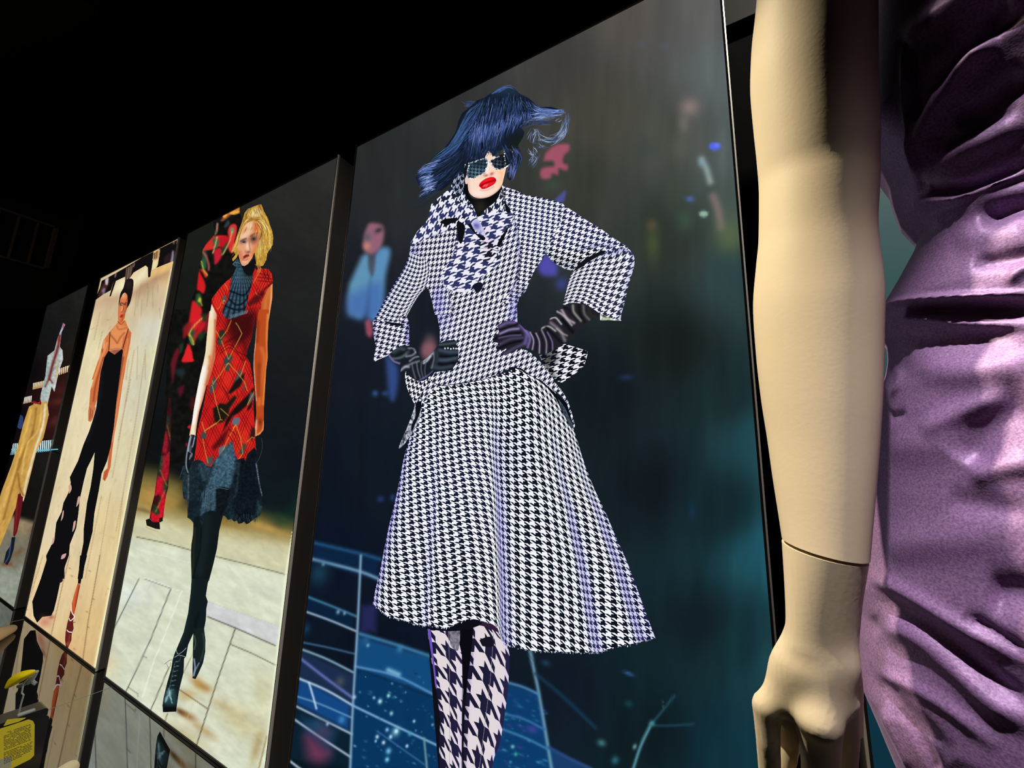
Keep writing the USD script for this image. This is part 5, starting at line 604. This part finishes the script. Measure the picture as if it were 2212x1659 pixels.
p.fill(n2('65 1430 85 1430 75 1500 55 1560 40 1585 20 1570 35 1510 55 1480'), paint((20, 26, 40), LO(n2, '60 1450 50 1530 30 1570', 1.4, (70, 90, 130), .8)), 1.6, round=False)
p.fill(n2('172 690 190 680 215 690 220 660 225 700'), (130, 34, 30), 1.5)
p.build(box4)
# ---------------------------------------------------------------- the mannequin in the purple satin dress
M['body'] = usdkit.material(stage, '/World/Looks/mannequin_cream', {'p': ('principled_bsdf', {'base_color': (0.72, 0.61, 0.42), 'roughness': 0.62, 'specular_ior_level': 0.25}), 'n': ('noise_texture', {'scale': 260.0, 'detail': 2.0}), 'b': ('bump', {'strength': 0.05, 'distance': 0.0015}), 't': ('texture_coordinate', {})},
    [('t.object', 'n.vector'), ('n.fac', 'b.height'), ('b.normal', 'p.normal')], surface='p.BSDF')
M['satin'] = usdkit.material(stage, '/World/Looks/purple_satin', {'p': ('principled_bsdf', {'roughness': 0.5, 'metallic': 0.12, 'specular_ior_level': 0.4, 'sheen_weight': 0.12, 'sheen_tint': (0.8, 0.6, 0.95), 'sheen_roughness': 0.4}),
    't': ('texture_coordinate', {}), 'n': ('noise_texture', {'scale': 620.0, 'detail': 2.0}), 'b': ('bump', {'strength': 0.16, 'distance': 0.0012}), 'r': ('rgb_ramp', {'ramp': [(0.3, (0.19, 0.105, 0.24)), (0.7, (0.37, 0.225, 0.43))]})},
    [('t.object', 'n.vector'), ('n.fac', 'b.height'), ('b.normal', 'p.normal'), ('n.fac', 'r.fac'), ('r.color', 'p.base_color')], surface='p.BSDF')
M['pole'] = mat('base_steel', base_color=(0.2, 0.2, 0.2), metallic=0.9, roughness=0.35)
YA, XC, YC = -0.345, 0.294, -0.27
man = thing('mannequin', 'cream mannequin with bare hanging arm wearing a draped purple satin dress', 'mannequin', (XC, YC, PLINTH + 0.001))
RX, RZ = ROT[:, 0], ROT[:, 2]
def arm_y(y): return float(np.interp(y, [-500, 380, 620, 1190, 1700], [-.368, -.327, -.338, -.382, -.396]))
def at_y(x, y, y0):
    r = ray(x, y); t = (y0 - CAM[1]) / r[1]; return CAM + r * t, t * F      # point and its distance along the view axis
def loft(rows, thick, n=48, slant=(0, 0)):
    """rings between the left and right outline of a limb; thick = depth of a ring as a share of its half width"""
    r = np.array(rows, float); ys = np.linspace(r[0, 0], r[-1, 0], 90)
    from scipy.interpolate import PchipInterpolator as PI
    xl, xr = PI(r[:, 0], r[:, 1])(ys), PI(r[:, 0], r[:, 2])(ys); th = PI(r[:, 0], r[:, 3])(ys) if r.shape[1] > 3 else np.full(len(ys), thick)
    V = []; a = np.arange(n) / n * 2 * np.pi
    for i, y in enumerate(ys):
        f = i / (len(ys) - 1); c, d = at_y((xl[i] + xr[i]) / 2, y, arm_y(y)); w = (xr[i] - xl[i]) / 2 * d / F
        sl = (slant[0] * (1 - min(1, f * 6)) + slant[1] * max(0, f * 6 - 5)) * d / F
        V.append(c + w * np.cos(a)[:, None] * RX + w * th[i] * np.sin(a)[:, None] * RZ + ROT[:, 1] * (sl * np.cos(a))[:, None])
    V = np.vstack(V + [V[0].mean(0)[None], V[-1].mean(0)[None]]); f = []; m = len(ys)
    i, j = np.meshgrid(np.arange(m - 1), np.arange(n), indexing='ij'); q = (i * n + j).ravel(); s = (i * n + (j + 1) % n).ravel()
    f = np.vstack([np.stack([q, s, s + n], 1), np.stack([q, s + n, q + n], 1)] + [np.array([[m * n, (k + 1) % n, k] for k in range(n)]), np.array([[m * n + 1, (m - 1) * n + k, (m - 1) * n + (k + 1) % n] for k in range(n)])])
    return V, f
ARM = [(-520, 1712, 1800), (-470, 1690, 1830), (-400, 1676, 1850), (-250, 1662, 1862), (-120, 1656, 1864), (0, 1646, 1864), (80, 1638, 1864), (150, 1636, 1864), (250, 1643, 1867), (320, 1650, 1870), (400, 1655, 1870), (500, 1654, 1866), (560, 1649, 1870), (650, 1643, 1877), (760, 1649, 1876), (850, 1658, 1875), (960, 1673, 1871), (1050, 1684, 1866), (1130, 1695, 1861), (1184, 1702, 1858)]
arm_v, arm_f = loft(ARM, .92, slant=(0, 11))
arm_1 = part('arm', (arm_v, arm_f), M['body'], man, smooth=50)
def ball(x, y, r, dd=0.0):
    c, d = at_y(x, y, arm_y(y)); c = c + ray(x, y) / F * dd; return c, r * (d + dd) / F
def chain(*b):
    s = [m3.Manifold.sphere(r, 28).translate(list(map(float, c))) for c, r in b]
    return m3.Manifold.batch_boolean([m3.Manifold.batch_hull([s[i], s[i + 1]]) for i in range(len(s) - 1)], m3.OpType.Add)
# the hand: one smooth skin over tapered bones
def bone(*b): return [(b[i][0], b[i + 1][0], b[i][1], b[i + 1][1]) for i in range(len(b) - 1)]
PALM = [bone(ball(1742, 1400, 24, .004), ball(1713, 1450, 28, .002), ball(1682, 1512, 26, .003)), bone(ball(1745, 1440, 38, .002), ball(1738, 1522, 34, .002)), bone(ball(1790, 1440, 37, .002), ball(1797, 1525, 34, .0)), bone(ball(1742, 1325, 28, .005), ball(1701, 1446, 29, .003), ball(1656, 1530, 30, .002)), bone(ball(1760, 1325, 32, .005), ball(1728, 1440, 40, -.001), ball(1704, 1508, 28, .003)), bone(ball(1775, 1325, 34, .004), ball(1768, 1440, 41, .0), ball(1770, 1562, 46, -.006)), bone(ball(1806, 1325, 32, .005), ball(1808, 1430, 36, .002), ball(1820, 1512, 30, .003))]
FING = [bone(ball(1655, 1526, 26, .002), ball(1659, 1600, 23, .006), ball(1664, 1690, 21, .014), ball(1676, 1770, 17, .03)), bone(ball(1704, 1515, 26, .008), ball(1700, 1600, 24, .026), ball(1690, 1665, 20, .026), ball(1688, 1730, 16, .03)),
        bone(ball(1770, 1556, 40, -.004), ball(1772, 1650, 35, .014), ball(1768, 1750, 28, .032), ball(1770, 1840, 21, .052)), bone(ball(1820, 1510, 29, .006), ball(1826, 1590, 25, .024), ball(1826, 1680, 21, .042), ball(1822, 1760, 16, .057)), bone(ball(1814, 1330, 24, .012), ball(1832, 1400, 19, .026), ball(1844, 1490, 17, .044), ball(1846, 1580, 15, .058))]
def capsule(P, s):
    a, b, r0, r1 = s; t = np.clip(((P - a) @ (b - a)) / ((b - a) @ (b - a)), 0, 1); return np.linalg.norm(P - a - t[:, None] * (b - a), axis=1) - (r0 + (r1 - r0) * t)
def smin(ds, k):
    d = np.array(ds); m = d.min(0); return m - k * np.log(np.exp(-(d - m) / k).sum(0))
w0, wd0 = at_y(1779.5, 1190, arm_y(1190)); w1, wd1 = at_y(1772, 1405, arm_y(1405)); WH0, WH1 = 78 * wd0 / F, 66 * wd1 / F
def hand_sdf(P):
    ax = w1 - w0; t = np.clip(((P - w0) @ ax) / (ax @ ax), -.3, 1.0); q = P - w0 - t[:, None] * ax; w = WH0 + (WH1 - WH0) * t; th = .9 - .3 * np.clip(t, 0, 1)
    u, v, z = q @ RX, q @ RZ, q @ (ax / np.linalg.norm(ax)); wrist = (np.sqrt((u / w) ** 2 + (v / (w * th)) ** 2 + (z / w) ** 2) - 1) * w * th
    pal = smin([smin([capsule(P, s) for f in PALM for s in f], .0046) + .0042, wrist], .003)
    d = pal
    for f in FING: d = smin([d, np.min([capsule(P, s) for s in f], 0)], .0016)
    return d
pts = np.array([x for f in PALM + FING for s in f for x in s[:2]] + [w0 - RX * WH0, w0 + RX * WH0, w0 - RZ * WH0, w0 + RZ * WH0]); LO_, HI_ = pts.min(0) - .03, pts.max(0) + .03
ST = .003; gn = np.ceil((HI_ - LO_) / ST).astype(int) + 2; gg = np.stack(np.meshgrid(*[LO_[k] + ST * np.arange(gn[k]) for k in range(3)], indexing='ij'), -1).reshape(-1, 3); GRID = hand_sdf(gg).reshape(gn)
from scipy.ndimage import map_coordinates
def tetra(D, lo, st):                        # marching tetrahedra over a grid of distances
    o = np.array([[0, 0, 0], [1, 0, 0], [1, 1, 0], [0, 1, 0], [0, 0, 1], [1, 0, 1], [1, 1, 1], [0, 1, 1]]); n = np.array(D.shape)
    c = np.stack(np.meshgrid(*[np.arange(k - 1) for k in n], indexing='ij'), -1).reshape(-1, 3); idx = lambda p: (p[..., 0] * n[1] + p[..., 1]) * n[2] + p[..., 2]
    cor = idx(c[:, None] + o[None]); d = D.ravel(); act = (d[cor].min(1) < 0) & (d[cor].max(1) >= 0); cor = cor[act]; tris = []
    for t in ((0, 5, 1, 6), (0, 1, 2, 6), (0, 2, 3, 6), (0, 3, 7, 6), (0, 7, 4, 6), (0, 4, 5, 6)):
        q = cor[:, t]; s = (d[q] < 0); k = s.sum(1)
        for cnt in (1, 2, 3):
            m = q[k == cnt]; sm = s[k == cnt]
            if not len(m): continue
            od = np.argsort(~sm, axis=1, kind='stable'); m = np.take_along_axis(m, od, 1)
            e = {1: [((0, 1), (0, 2), (0, 3))], 3: [((0, 3), (1, 3), (2, 3))], 2: [((0, 2), (0, 3), (1, 3)), ((0, 2), (1, 3), (1, 2))]}[cnt]
            for tri in e: tris.append(np.stack([np.stack([np.minimum(m[:, a], m[:, b]), np.maximum(m[:, a], m[:, b])], 1) for a, b in tri], 1))
    T = np.vstack(tris); key = T[..., 0].astype(np.int64) * d.size + T[..., 1]; u, inv = np.unique(key.ravel(), return_inverse=True); a, b = u // d.size, u % d.size
    pos = lambda i: np.stack(np.unravel_index(i, D.shape), 1) * st + lo
    w = (d[a] / (d[a] - d[b]))[:, None]; return trimesh.Trimesh(pos(a) * (1 - w) + pos(b) * w, inv.reshape(-1, 3), process=True)
hm = tetra(GRID, LO_, ST); trimesh.repair.fix_normals(hm)
trimesh.smoothing.filter_taubin(hm, lamb=.5, nu=.51, iterations=10)
cn = ROT[:, 1] - 11 / 78 * RX; cn /= np.linalg.norm(cn); hm = trimesh.intersections.slice_mesh_plane(hm, cn, w0 + cn * .0004)
ed = hm.edges_sorted; u_, c_ = np.unique(ed, axis=0, return_counts=True); rim = u_[c_ == 1]; nv = len(hm.vertices)
hm = trimesh.Trimesh(np.vstack([hm.vertices, hm.vertices[np.unique(rim)].mean(0)]), np.vstack([hm.faces, np.c_[rim, np.full(len(rim), nv)]]), process=False); trimesh.repair.fix_normals(hm)
part('hand', hm, M['body'], arm_1, smooth=40)
def mirror(v, f): w = np.array(v); w[:, 0] = 2 * XC - w[:, 0]; return w, np.array(f)[:, ::-1]
arm_2 = part('arm', mirror(arm_v, arm_f), M['body'], man, smooth=50); part('hand', mirror(hm.vertices, hm.faces), M['body'], arm_2, smooth=40)
# dress: rings whose left outline follows the photograph, raised and pressed into folds
SIL = [(-330, 1960, .085), (-250, 1905, .105), (-120, 1880, .135), (0, 1868, .155), (120, 1862, .165), (220, 1860, .155), (300, 1862, .135), (340, 1897, .122), (390, 1929, .109), (430, 1938, .1), (470, 1953, .096), (508, 1990, .09), (530, 1982, .092), (560, 1966, .096), (600, 1944, .1), (640, 1920, .104), (675, 1900, .106), (705, 1898, .108), (725, 1908, .107), (745, 1921, .106), (775, 1923, .107), (810, 1918, .109), (850, 1899, .112), (900, 1889, .116), (990, 1881, .12), (1060, 1873, .123), (1130, 1870, .125), (1190, 1866, .127), (1230, 1857, .128), (1262, 1853, .129), (1300, 1861, .129), (1335, 1871, .128), (1380, 1863, .128), (1440, 1861, .127), (1490, 1864, .126), (1520, 1877, .124), (1570, 1899, .122), (1659, 1936, .118), (1760, 1985, .114), (1900, 2040, .108)]
sil = []
for y, x, b in SIL:
    P, _ = at_y(x, y, YC); sil.append((P[2], XC - P[0], b))
sil = np.array(sorted(sil)); zt, zb = sil[-1, 0], sil[0, 0]
zs = np.r_[np.linspace(PLINTH + 0.5, zb, 40, endpoint=False), np.linspace(zb, zt, 420)]
A_ = np.interp(zs, sil[:, 0], sil[:, 1]); B_ = np.interp(zs, sil[:, 0], sil[:, 2]); k = np.ones(3) / 3
low = zs < zb; A_[low] = np.interp(zs[low], [PLINTH + .5, zb], [.135, sil[0, 1]]); B_[low] = np.interp(zs[low], [PLINTH + .5, zb], [.1, sil[0, 2]])
nth = 520; th = np.arange(nth) / nth * 2 * np.pi
gx = np.cos(th)[None]; gy = np.sin(th)[None]
V = np.stack([XC + A_[:, None] * np.sign(gx) * np.abs(gx) ** .92, YC + B_[:, None] * np.sign(gy) * np.abs(gy) ** .92, np.repeat(zs[:, None], nth, 1)], -1)
FOLD = [('1958 95 2010 45 2060 12 2130 -40', 24, .010), ('1952 100 1957 180 1964 250 1984 320 1990 370 1978 420', 8, .007), ('1988 390 2000 300 2040 220 2100 130 2160 90', 24, .013), ('2000 390 2080 330 2150 300 2240 250', 26, .008), ('1974 440 2030 436 2090 428 2150 405 2240 358', 12, .013), ('2010 405 2070 412 2130 395 2230 345', 13, -.014), ('1965 100 1975 200 1990 260', 12, -.008),
    ('2040 120 2100 60 2180 -10', 20, -.012), ('2020 200 2060 130 2140 60 2230 10', 18, -.01), ('2070 270 2140 220 2230 150', 24, -.013), ('2050 320 2100 280 2200 230', 12, -.005), ('1995 500 2050 462 2120 440 2240 400', 20, .009), ('2120 480 2180 450 2250 430', 20, -.013), ('2060 520 2140 505 2240 500', 30, .006), ('2100 572 2170 560 2250 545', 16, -.007), ('2170 610 2212 580 2250 570', 12, .005),
    ('1905 662 1950 651 2020 646 2120 642 2250 634', 8, .011), ('1960 673 2010 668 2100 668 2250 668', 13, -.022), ('1930 690 2000 688 2080 700 2250 704', 9, .007), ('1940 730 2050 735 2200 725', 20, -.005), ('1960 780 2080 800 2250 785', 34, .007), ('1935 790 1945 820 1925 860', 7, .004), ('2240 860 2180 900 2110 960 2080 1000', 46, -.010), ('1990 930 2060 900 2180 850', 22, .005), ('1905 880 1930 900 1960 890', 10, -.004),
    ('1900 960 2000 960 2090 940', 40, .004), ('2090 1030 2160 1010 2250 1000', 26, .006), ('2040 1080 2120 1090 2250 1110', 26, -.004), ('1900 1190 2000 1170 2200 1160', 40, .004), ('2130 1290 2180 1285 2260 1290', 44, -.010), ('1868 1275 1930 1310 1990 1350 2070 1410 2170 1490 2250 1530', 20, -.008), ('1880 1330 1890 1350 1900 1370', 9, -.004), ('1870 1245 1920 1265 2000 1310 2100 1370 2250 1440', 16, .006), ('1890 1360 1960 1370 2050 1430 2150 1520 2250 1580', 26, .008),
    ('1868 1440 1920 1500 1980 1560 2060 1640', 18, -.006), ('1880 1450 1960 1480 2060 1540 2160 1620', 14, .004), ('2080 1330 2150 1370 2230 1420', 14, -.006), ('1900 1530 1940 1600 1980 1680', 10, .005), ('1930 1530 2000 1620 2030 1680', 14, -.006)]
px = project(V).reshape(-1, 2); front = (V[..., 1] < YC + .05).ravel(); H = np.zeros(len(px))
for t, w, h in FOLD:
    c = curve(np.array(t.split(), float).reshape(-1, 2), 6); i = near(px, c, 3 * w); i = i[front[i]]
    if len(i):
        d, q = seg_dist(px[i], c); H[i] += .78 * h * np.exp(-(d / w) ** 2) * np.clip(np.minimum(q / .22, (1 - q) / .22), 0.0, 1) ** .8
H += .0045 * (meshkit.fbm(np.c_[V.reshape(-1, 3) * (9, 9, 12)], 2, 9) - .5)
nrm = np.stack([np.broadcast_to(gx / A_[:, None], gx.shape[:0] + (len(zs), nth)), np.broadcast_to(gy / B_[:, None], (len(zs), nth)), np.zeros((len(zs), nth))], -1); nrm /= np.linalg.norm(nrm, axis=-1, keepdims=True)
edge = np.clip((px[:, 0] * 0 + np.abs(nrm[..., 1]).ravel()) * 3 - .15, 0.1, 1)       # keep the outline of the photograph
Vd = V.reshape(-1, 3) + nrm.reshape(-1, 3) * (H * edge)[:, None]
m_ = len(zs); i, j = np.meshgrid(np.arange(m_ - 1), np.arange(nth), indexing='ij'); q = (i * nth + j).ravel(); s = (i * nth + (j + 1) % nth).ravel()
df = np.vstack([np.stack([q, s, s + nth], 1), np.stack([q, s + nth, q + nth], 1)])
part('dress', (Vd, df), M['satin'], man, smooth=True, label='draped purple satin dress with a sharp pleat at the waist')
# neck, shoulders, legs (mostly outside the frame)
body = m3.Manifold.batch_boolean([m3.Manifold.batch_hull([m3.Manifold.sphere(.045, 32).translate([XC - .145, YC, zt - .06]), m3.Manifold.sphere(.045, 32).translate([XC + .145, YC, zt - .06]), m3.Manifold.sphere(.05, 32).translate([XC, YC + .01, zt + .04])]), m3.Manifold.cylinder(.16, .052, .047, 40).translate([XC, YC + .01, zt])], m3.OpType.Add).refine_to_length(.01)
bm = body.to_mesh(); bm = trimesh.Trimesh(bm.vert_properties[:, :3], bm.tri_verts); trimesh.smoothing.filter_taubin(bm, iterations=14)
part('neck', bm, M['body'], man, smooth=40)
for sx in (-1, 1):
    x = XC + sx * .075; leg = m3.Manifold.batch_boolean([chain(((x, YC, PLINTH + .62), .075), ((x - sx * .004, YC - .005, PLINTH + .48), .055), ((x, YC + .012, PLINTH + .34), .052), ((x, YC + .015, PLINTH + .09), .034)), chain(((x, YC + .02, PLINTH + .045), .036), ((x + sx * .01, YC - .08, PLINTH + .028), .026), ((x + sx * .015, YC - .15, PLINTH + .018), .016)), chain(((x, YC + .015, PLINTH + .09), .034), ((x, YC + .02, PLINTH + .045), .036))], m3.OpType.Add).refine_to_length(.012)
    lm = leg.to_mesh(); lm = trimesh.Trimesh(lm.vert_properties[:, :3], lm.tri_verts); trimesh.smoothing.filter_taubin(lm, iterations=10); part('leg', lm, M['body'], man, smooth=40)
part('base_plate', trimesh.creation.cylinder(.19, .006, sections=64, transform=trimesh.transformations.translation_matrix((XC, YC + .02, PLINTH + .0045))), M['pole'], man)

# ---------------------------------------------------------------- small exhibits at the lower left
M['bottle'] = mat('bottle_black', base_color=(0.012, 0.012, 0.014), roughness=0.3)
M['yellow'] = mat('label_yellow', base_color=(0.62, 0.52, 0.02), roughness=0.5)
M['blade'] = mat('blade_yellow', base_color=(0.85, 0.68, 0.01), roughness=0.35)
M['ink'] = mat('label_ink', base_color=(0.02, 0.02, 0.02), roughness=0.6)
M['grey'] = mat('pale_grey', base_color=(0.3, 0.33, 0.36), roughness=0.45)
fr = on_plinth(76, 1704); XB, Y1 = fr[0], fr[1]              # right front edge of the bottle on the plinth
def on_face(x, y): r = ray(x, y); return CAM + r * ((XB - CAM[0]) / r[0])
ZT = on_face(74, 1552)[2]; W = .19
bt = thing('bottle', 'black bottle with a yellow printed label, standing at the lower left of the glossy plinth', 'bottle', (XB - .04, Y1 - W / 2, PLINTH + .0005))
def rounded(y0, y1, z0, z1, x0, x1, r, n=10):
    c = m3.CrossSection.square([y1 - y0 - 2 * r, z1 - z0 - 2 * r]).offset(r, m3.JoinType.Round, 2.0, 64) if False else None
    pg = Polygon([(y0, z0), (y1, z0), (y1, z1), (y0, z1)]).buffer(-r).buffer(r, quad_segs=n); e = trimesh.creation.extrude_polygon(pg, x1 - x0, engine='earcut')
    v = np.array(e.vertices); return np.stack([x0 + v[:, 2], v[:, 0], v[:, 1]], 1), np.array(e.faces)
part('body', rounded(Y1 - W, Y1, PLINTH + .001, ZT, XB - .075, XB, .018), M['bottle'], bt, smooth=30)
part('shoulder', merge([rounded(Y1 - W + .012, Y1 - .004, ZT - .02, on_face(74, 1541)[2], XB - .066, XB - .008, .008)]), M['bottle'], bt, smooth=30)
zr = on_face(60, 1543)[2]; yr0, yr1 = on_face(40, 1541)[1], on_face(76, 1541)[1]
part('rim', box(XB - .012, XB - .001, yr0, yr1, zr, zr + .007, .002), M['grey'], bt, label='pale grey rim on the top edge')
q = np.array([on_face(x, y)[1:] for x, y in ((-14, 1587), (2, 1576), (60, 1557), (68, 1560), (71, 1567), (70, 1632), (64, 1638), (22, 1659), (-10, 1674), (-18, 1670))])
def slabm(pg, x0, t): e = trimesh.creation.extrude_polygon(pg, t, engine='earcut'); v = np.array(e.vertices); return np.stack([x0 + v[:, 2], v[:, 0], v[:, 1]], 1), np.array(e.faces)
lb = part('label', slabm(Polygon(q).buffer(.003), XB, .0012), M['yellow'], bt)
q2 = np.array([on_face(x, y)[1:] for x, y in ((9, 1567), (16, 1555), (54, 1551), (40, 1558))]); part('label', slabm(Polygon(q2).buffer(.001), XB, .0012), M['yellow'], bt)
lines = []
r2 = random.Random(3)
for k in range(21):
    y = 1583 + k * 3.3; x = 8.0 if k > 1 else 16
    while x < 65 - (k == 20) * 20:
        ln = r2.uniform(2, 6)
        if k == 12 or r2.random() < .1: x += ln; continue
        s_ = -.33 - .0016 * (y - 1583); y_ = y + s_ * (x - 8); e_ = y_ + s_ * ln
        if y_ < 1650: lines.append(slabm(Polygon([on_face(a, b)[1:] for a, b in ((x, y_), (x + ln, e_), (x + ln, e_ + 1.2), (x, y_ + 1.2))]), XB + .0012, .0002))
        x += ln + 1.1
tl = part('small_print', merge(lines), M['ink'], lb, kind='stuff')
for k in range(9): part('bar', slabm(Polygon([on_face(a, b)[1:] for a, b in ((0 + k * 2.8, 1640 - k * .9), (1.5 + k * 2.8, 1640 - k * .9), (1.5 + k * 2.8, 1664 - k), (0 + k * 2.8, 1664 - k))]), XB + .0012, .0002), M['grey'], lb)
D_ = (on_face(45, 1470) - CAM) @ ROT[:, 2]
wire = np.array([at(x, y, D_ + dz) for x, y, dz in ((41, 1540, 0), (45, 1522, 0), (51, 1501, 0), (47, 1497, 0), (49, 1484, 0), (52, 1474, .005))])
part('wire', tube(wire, .0019, 8), M['grey'], bt, smooth=40)
bl = curve(np.array([(9, 1486), (18, 1468), (36, 1455), (56, 1448), (76, 1447), (74, 1456), (58, 1466), (38, 1477), (20, 1486), (12, 1488)], float), 5); cen = bl.mean(0)
vt = [at(x, y, D_ - .004) for x, y in bl]; vm = [at(*(cen + (np.array((x, y)) - cen) * .5), D_ - .014) for x, y in bl]; vb = [at(x, y, D_ + .004) for x, y in bl]; n = len(bl)
Vv = np.array(vt + vm + vb + [at(*cen, D_ - .016), at(*cen, D_ + .012)]); ff = []
for i in range(n):
    j = (i + 1) % n; ff += [(i, j, n + j), (i, n + j, n + i), (n + i, n + j, 3 * n), (2 * n + j, 2 * n + i, i), (2 * n + j, i, j), (2 * n + i, 2 * n + j, 3 * n + 1)]
bld = part('blade', (Vv, np.array(ff)), M['blade'], bt, smooth=35, label='yellow leaf-shaped blade held up by the wire')
part('holder', merge([tube([at(x, y, D_ + .02) for x, y in t], r, 10) for t, r in ((((60, 1475), (70, 1464), (80, 1450)), (.006, .007, .004)), (((68, 1467), (72, 1474), (77, 1477)), .0045), (((40, 1482), (52, 1478), (64, 1468)), .005))]), M['grey'], bld, smooth=40, label='grey clip under the yellow blade')
def foot(name_label, a, b, r, rt, lift):
    c = on_plinth(*a); e = on_plinth(*b); d = e - c; L_ = np.linalg.norm(d[:2]); d = d / L_
    t = thing('foot_form', name_label, 'mannequin foot', (c[0], c[1], PLINTH), 'cream foot forms at the lower left')
    mm = chain((c + (0, 0, rt), rt), (c + d * L_ * .35 + (0, 0, r * .8), r * .8), (c + d * L_ * .75 + (0, 0, r * 1.15), r * 1.1), (c + d * L_ + (0, 0, r * 1.3), r * 1.25)).refine_to_length(.01)
    k = mm.to_mesh(); k = trimesh.Trimesh(k.vert_properties[:, :3], k.tri_verts); trimesh.smoothing.filter_taubin(k, iterations=30); k.vertices[:, 2] = np.maximum(k.vertices[:, 2], PLINTH + .0008)
    part('sole_form', k, M['body'], t, smooth=40)
    hs = chain((c + d * L_ * .93 + (0, 0, r * 1.6), r * .8), (c + d * L_ * 1.0 + (0, 0, r * 3.2), r * .7)).refine_to_length(.012).to_mesh(); hs = trimesh.Trimesh(hs.vert_properties[:, :3], hs.tri_verts)
    part('ankle', hs, M['body'], t, smooth=40)
foot('smooth cream foot form pointing right, partly hidden by the left edge, farther of the two', (22, 1369), (-120, 1450), .045, .02, 0)
foot('smooth cream foot form with rounded tip below the black bottle, nearer of the two', (144, 1684), (-160, 1960), .04, .022, 0)
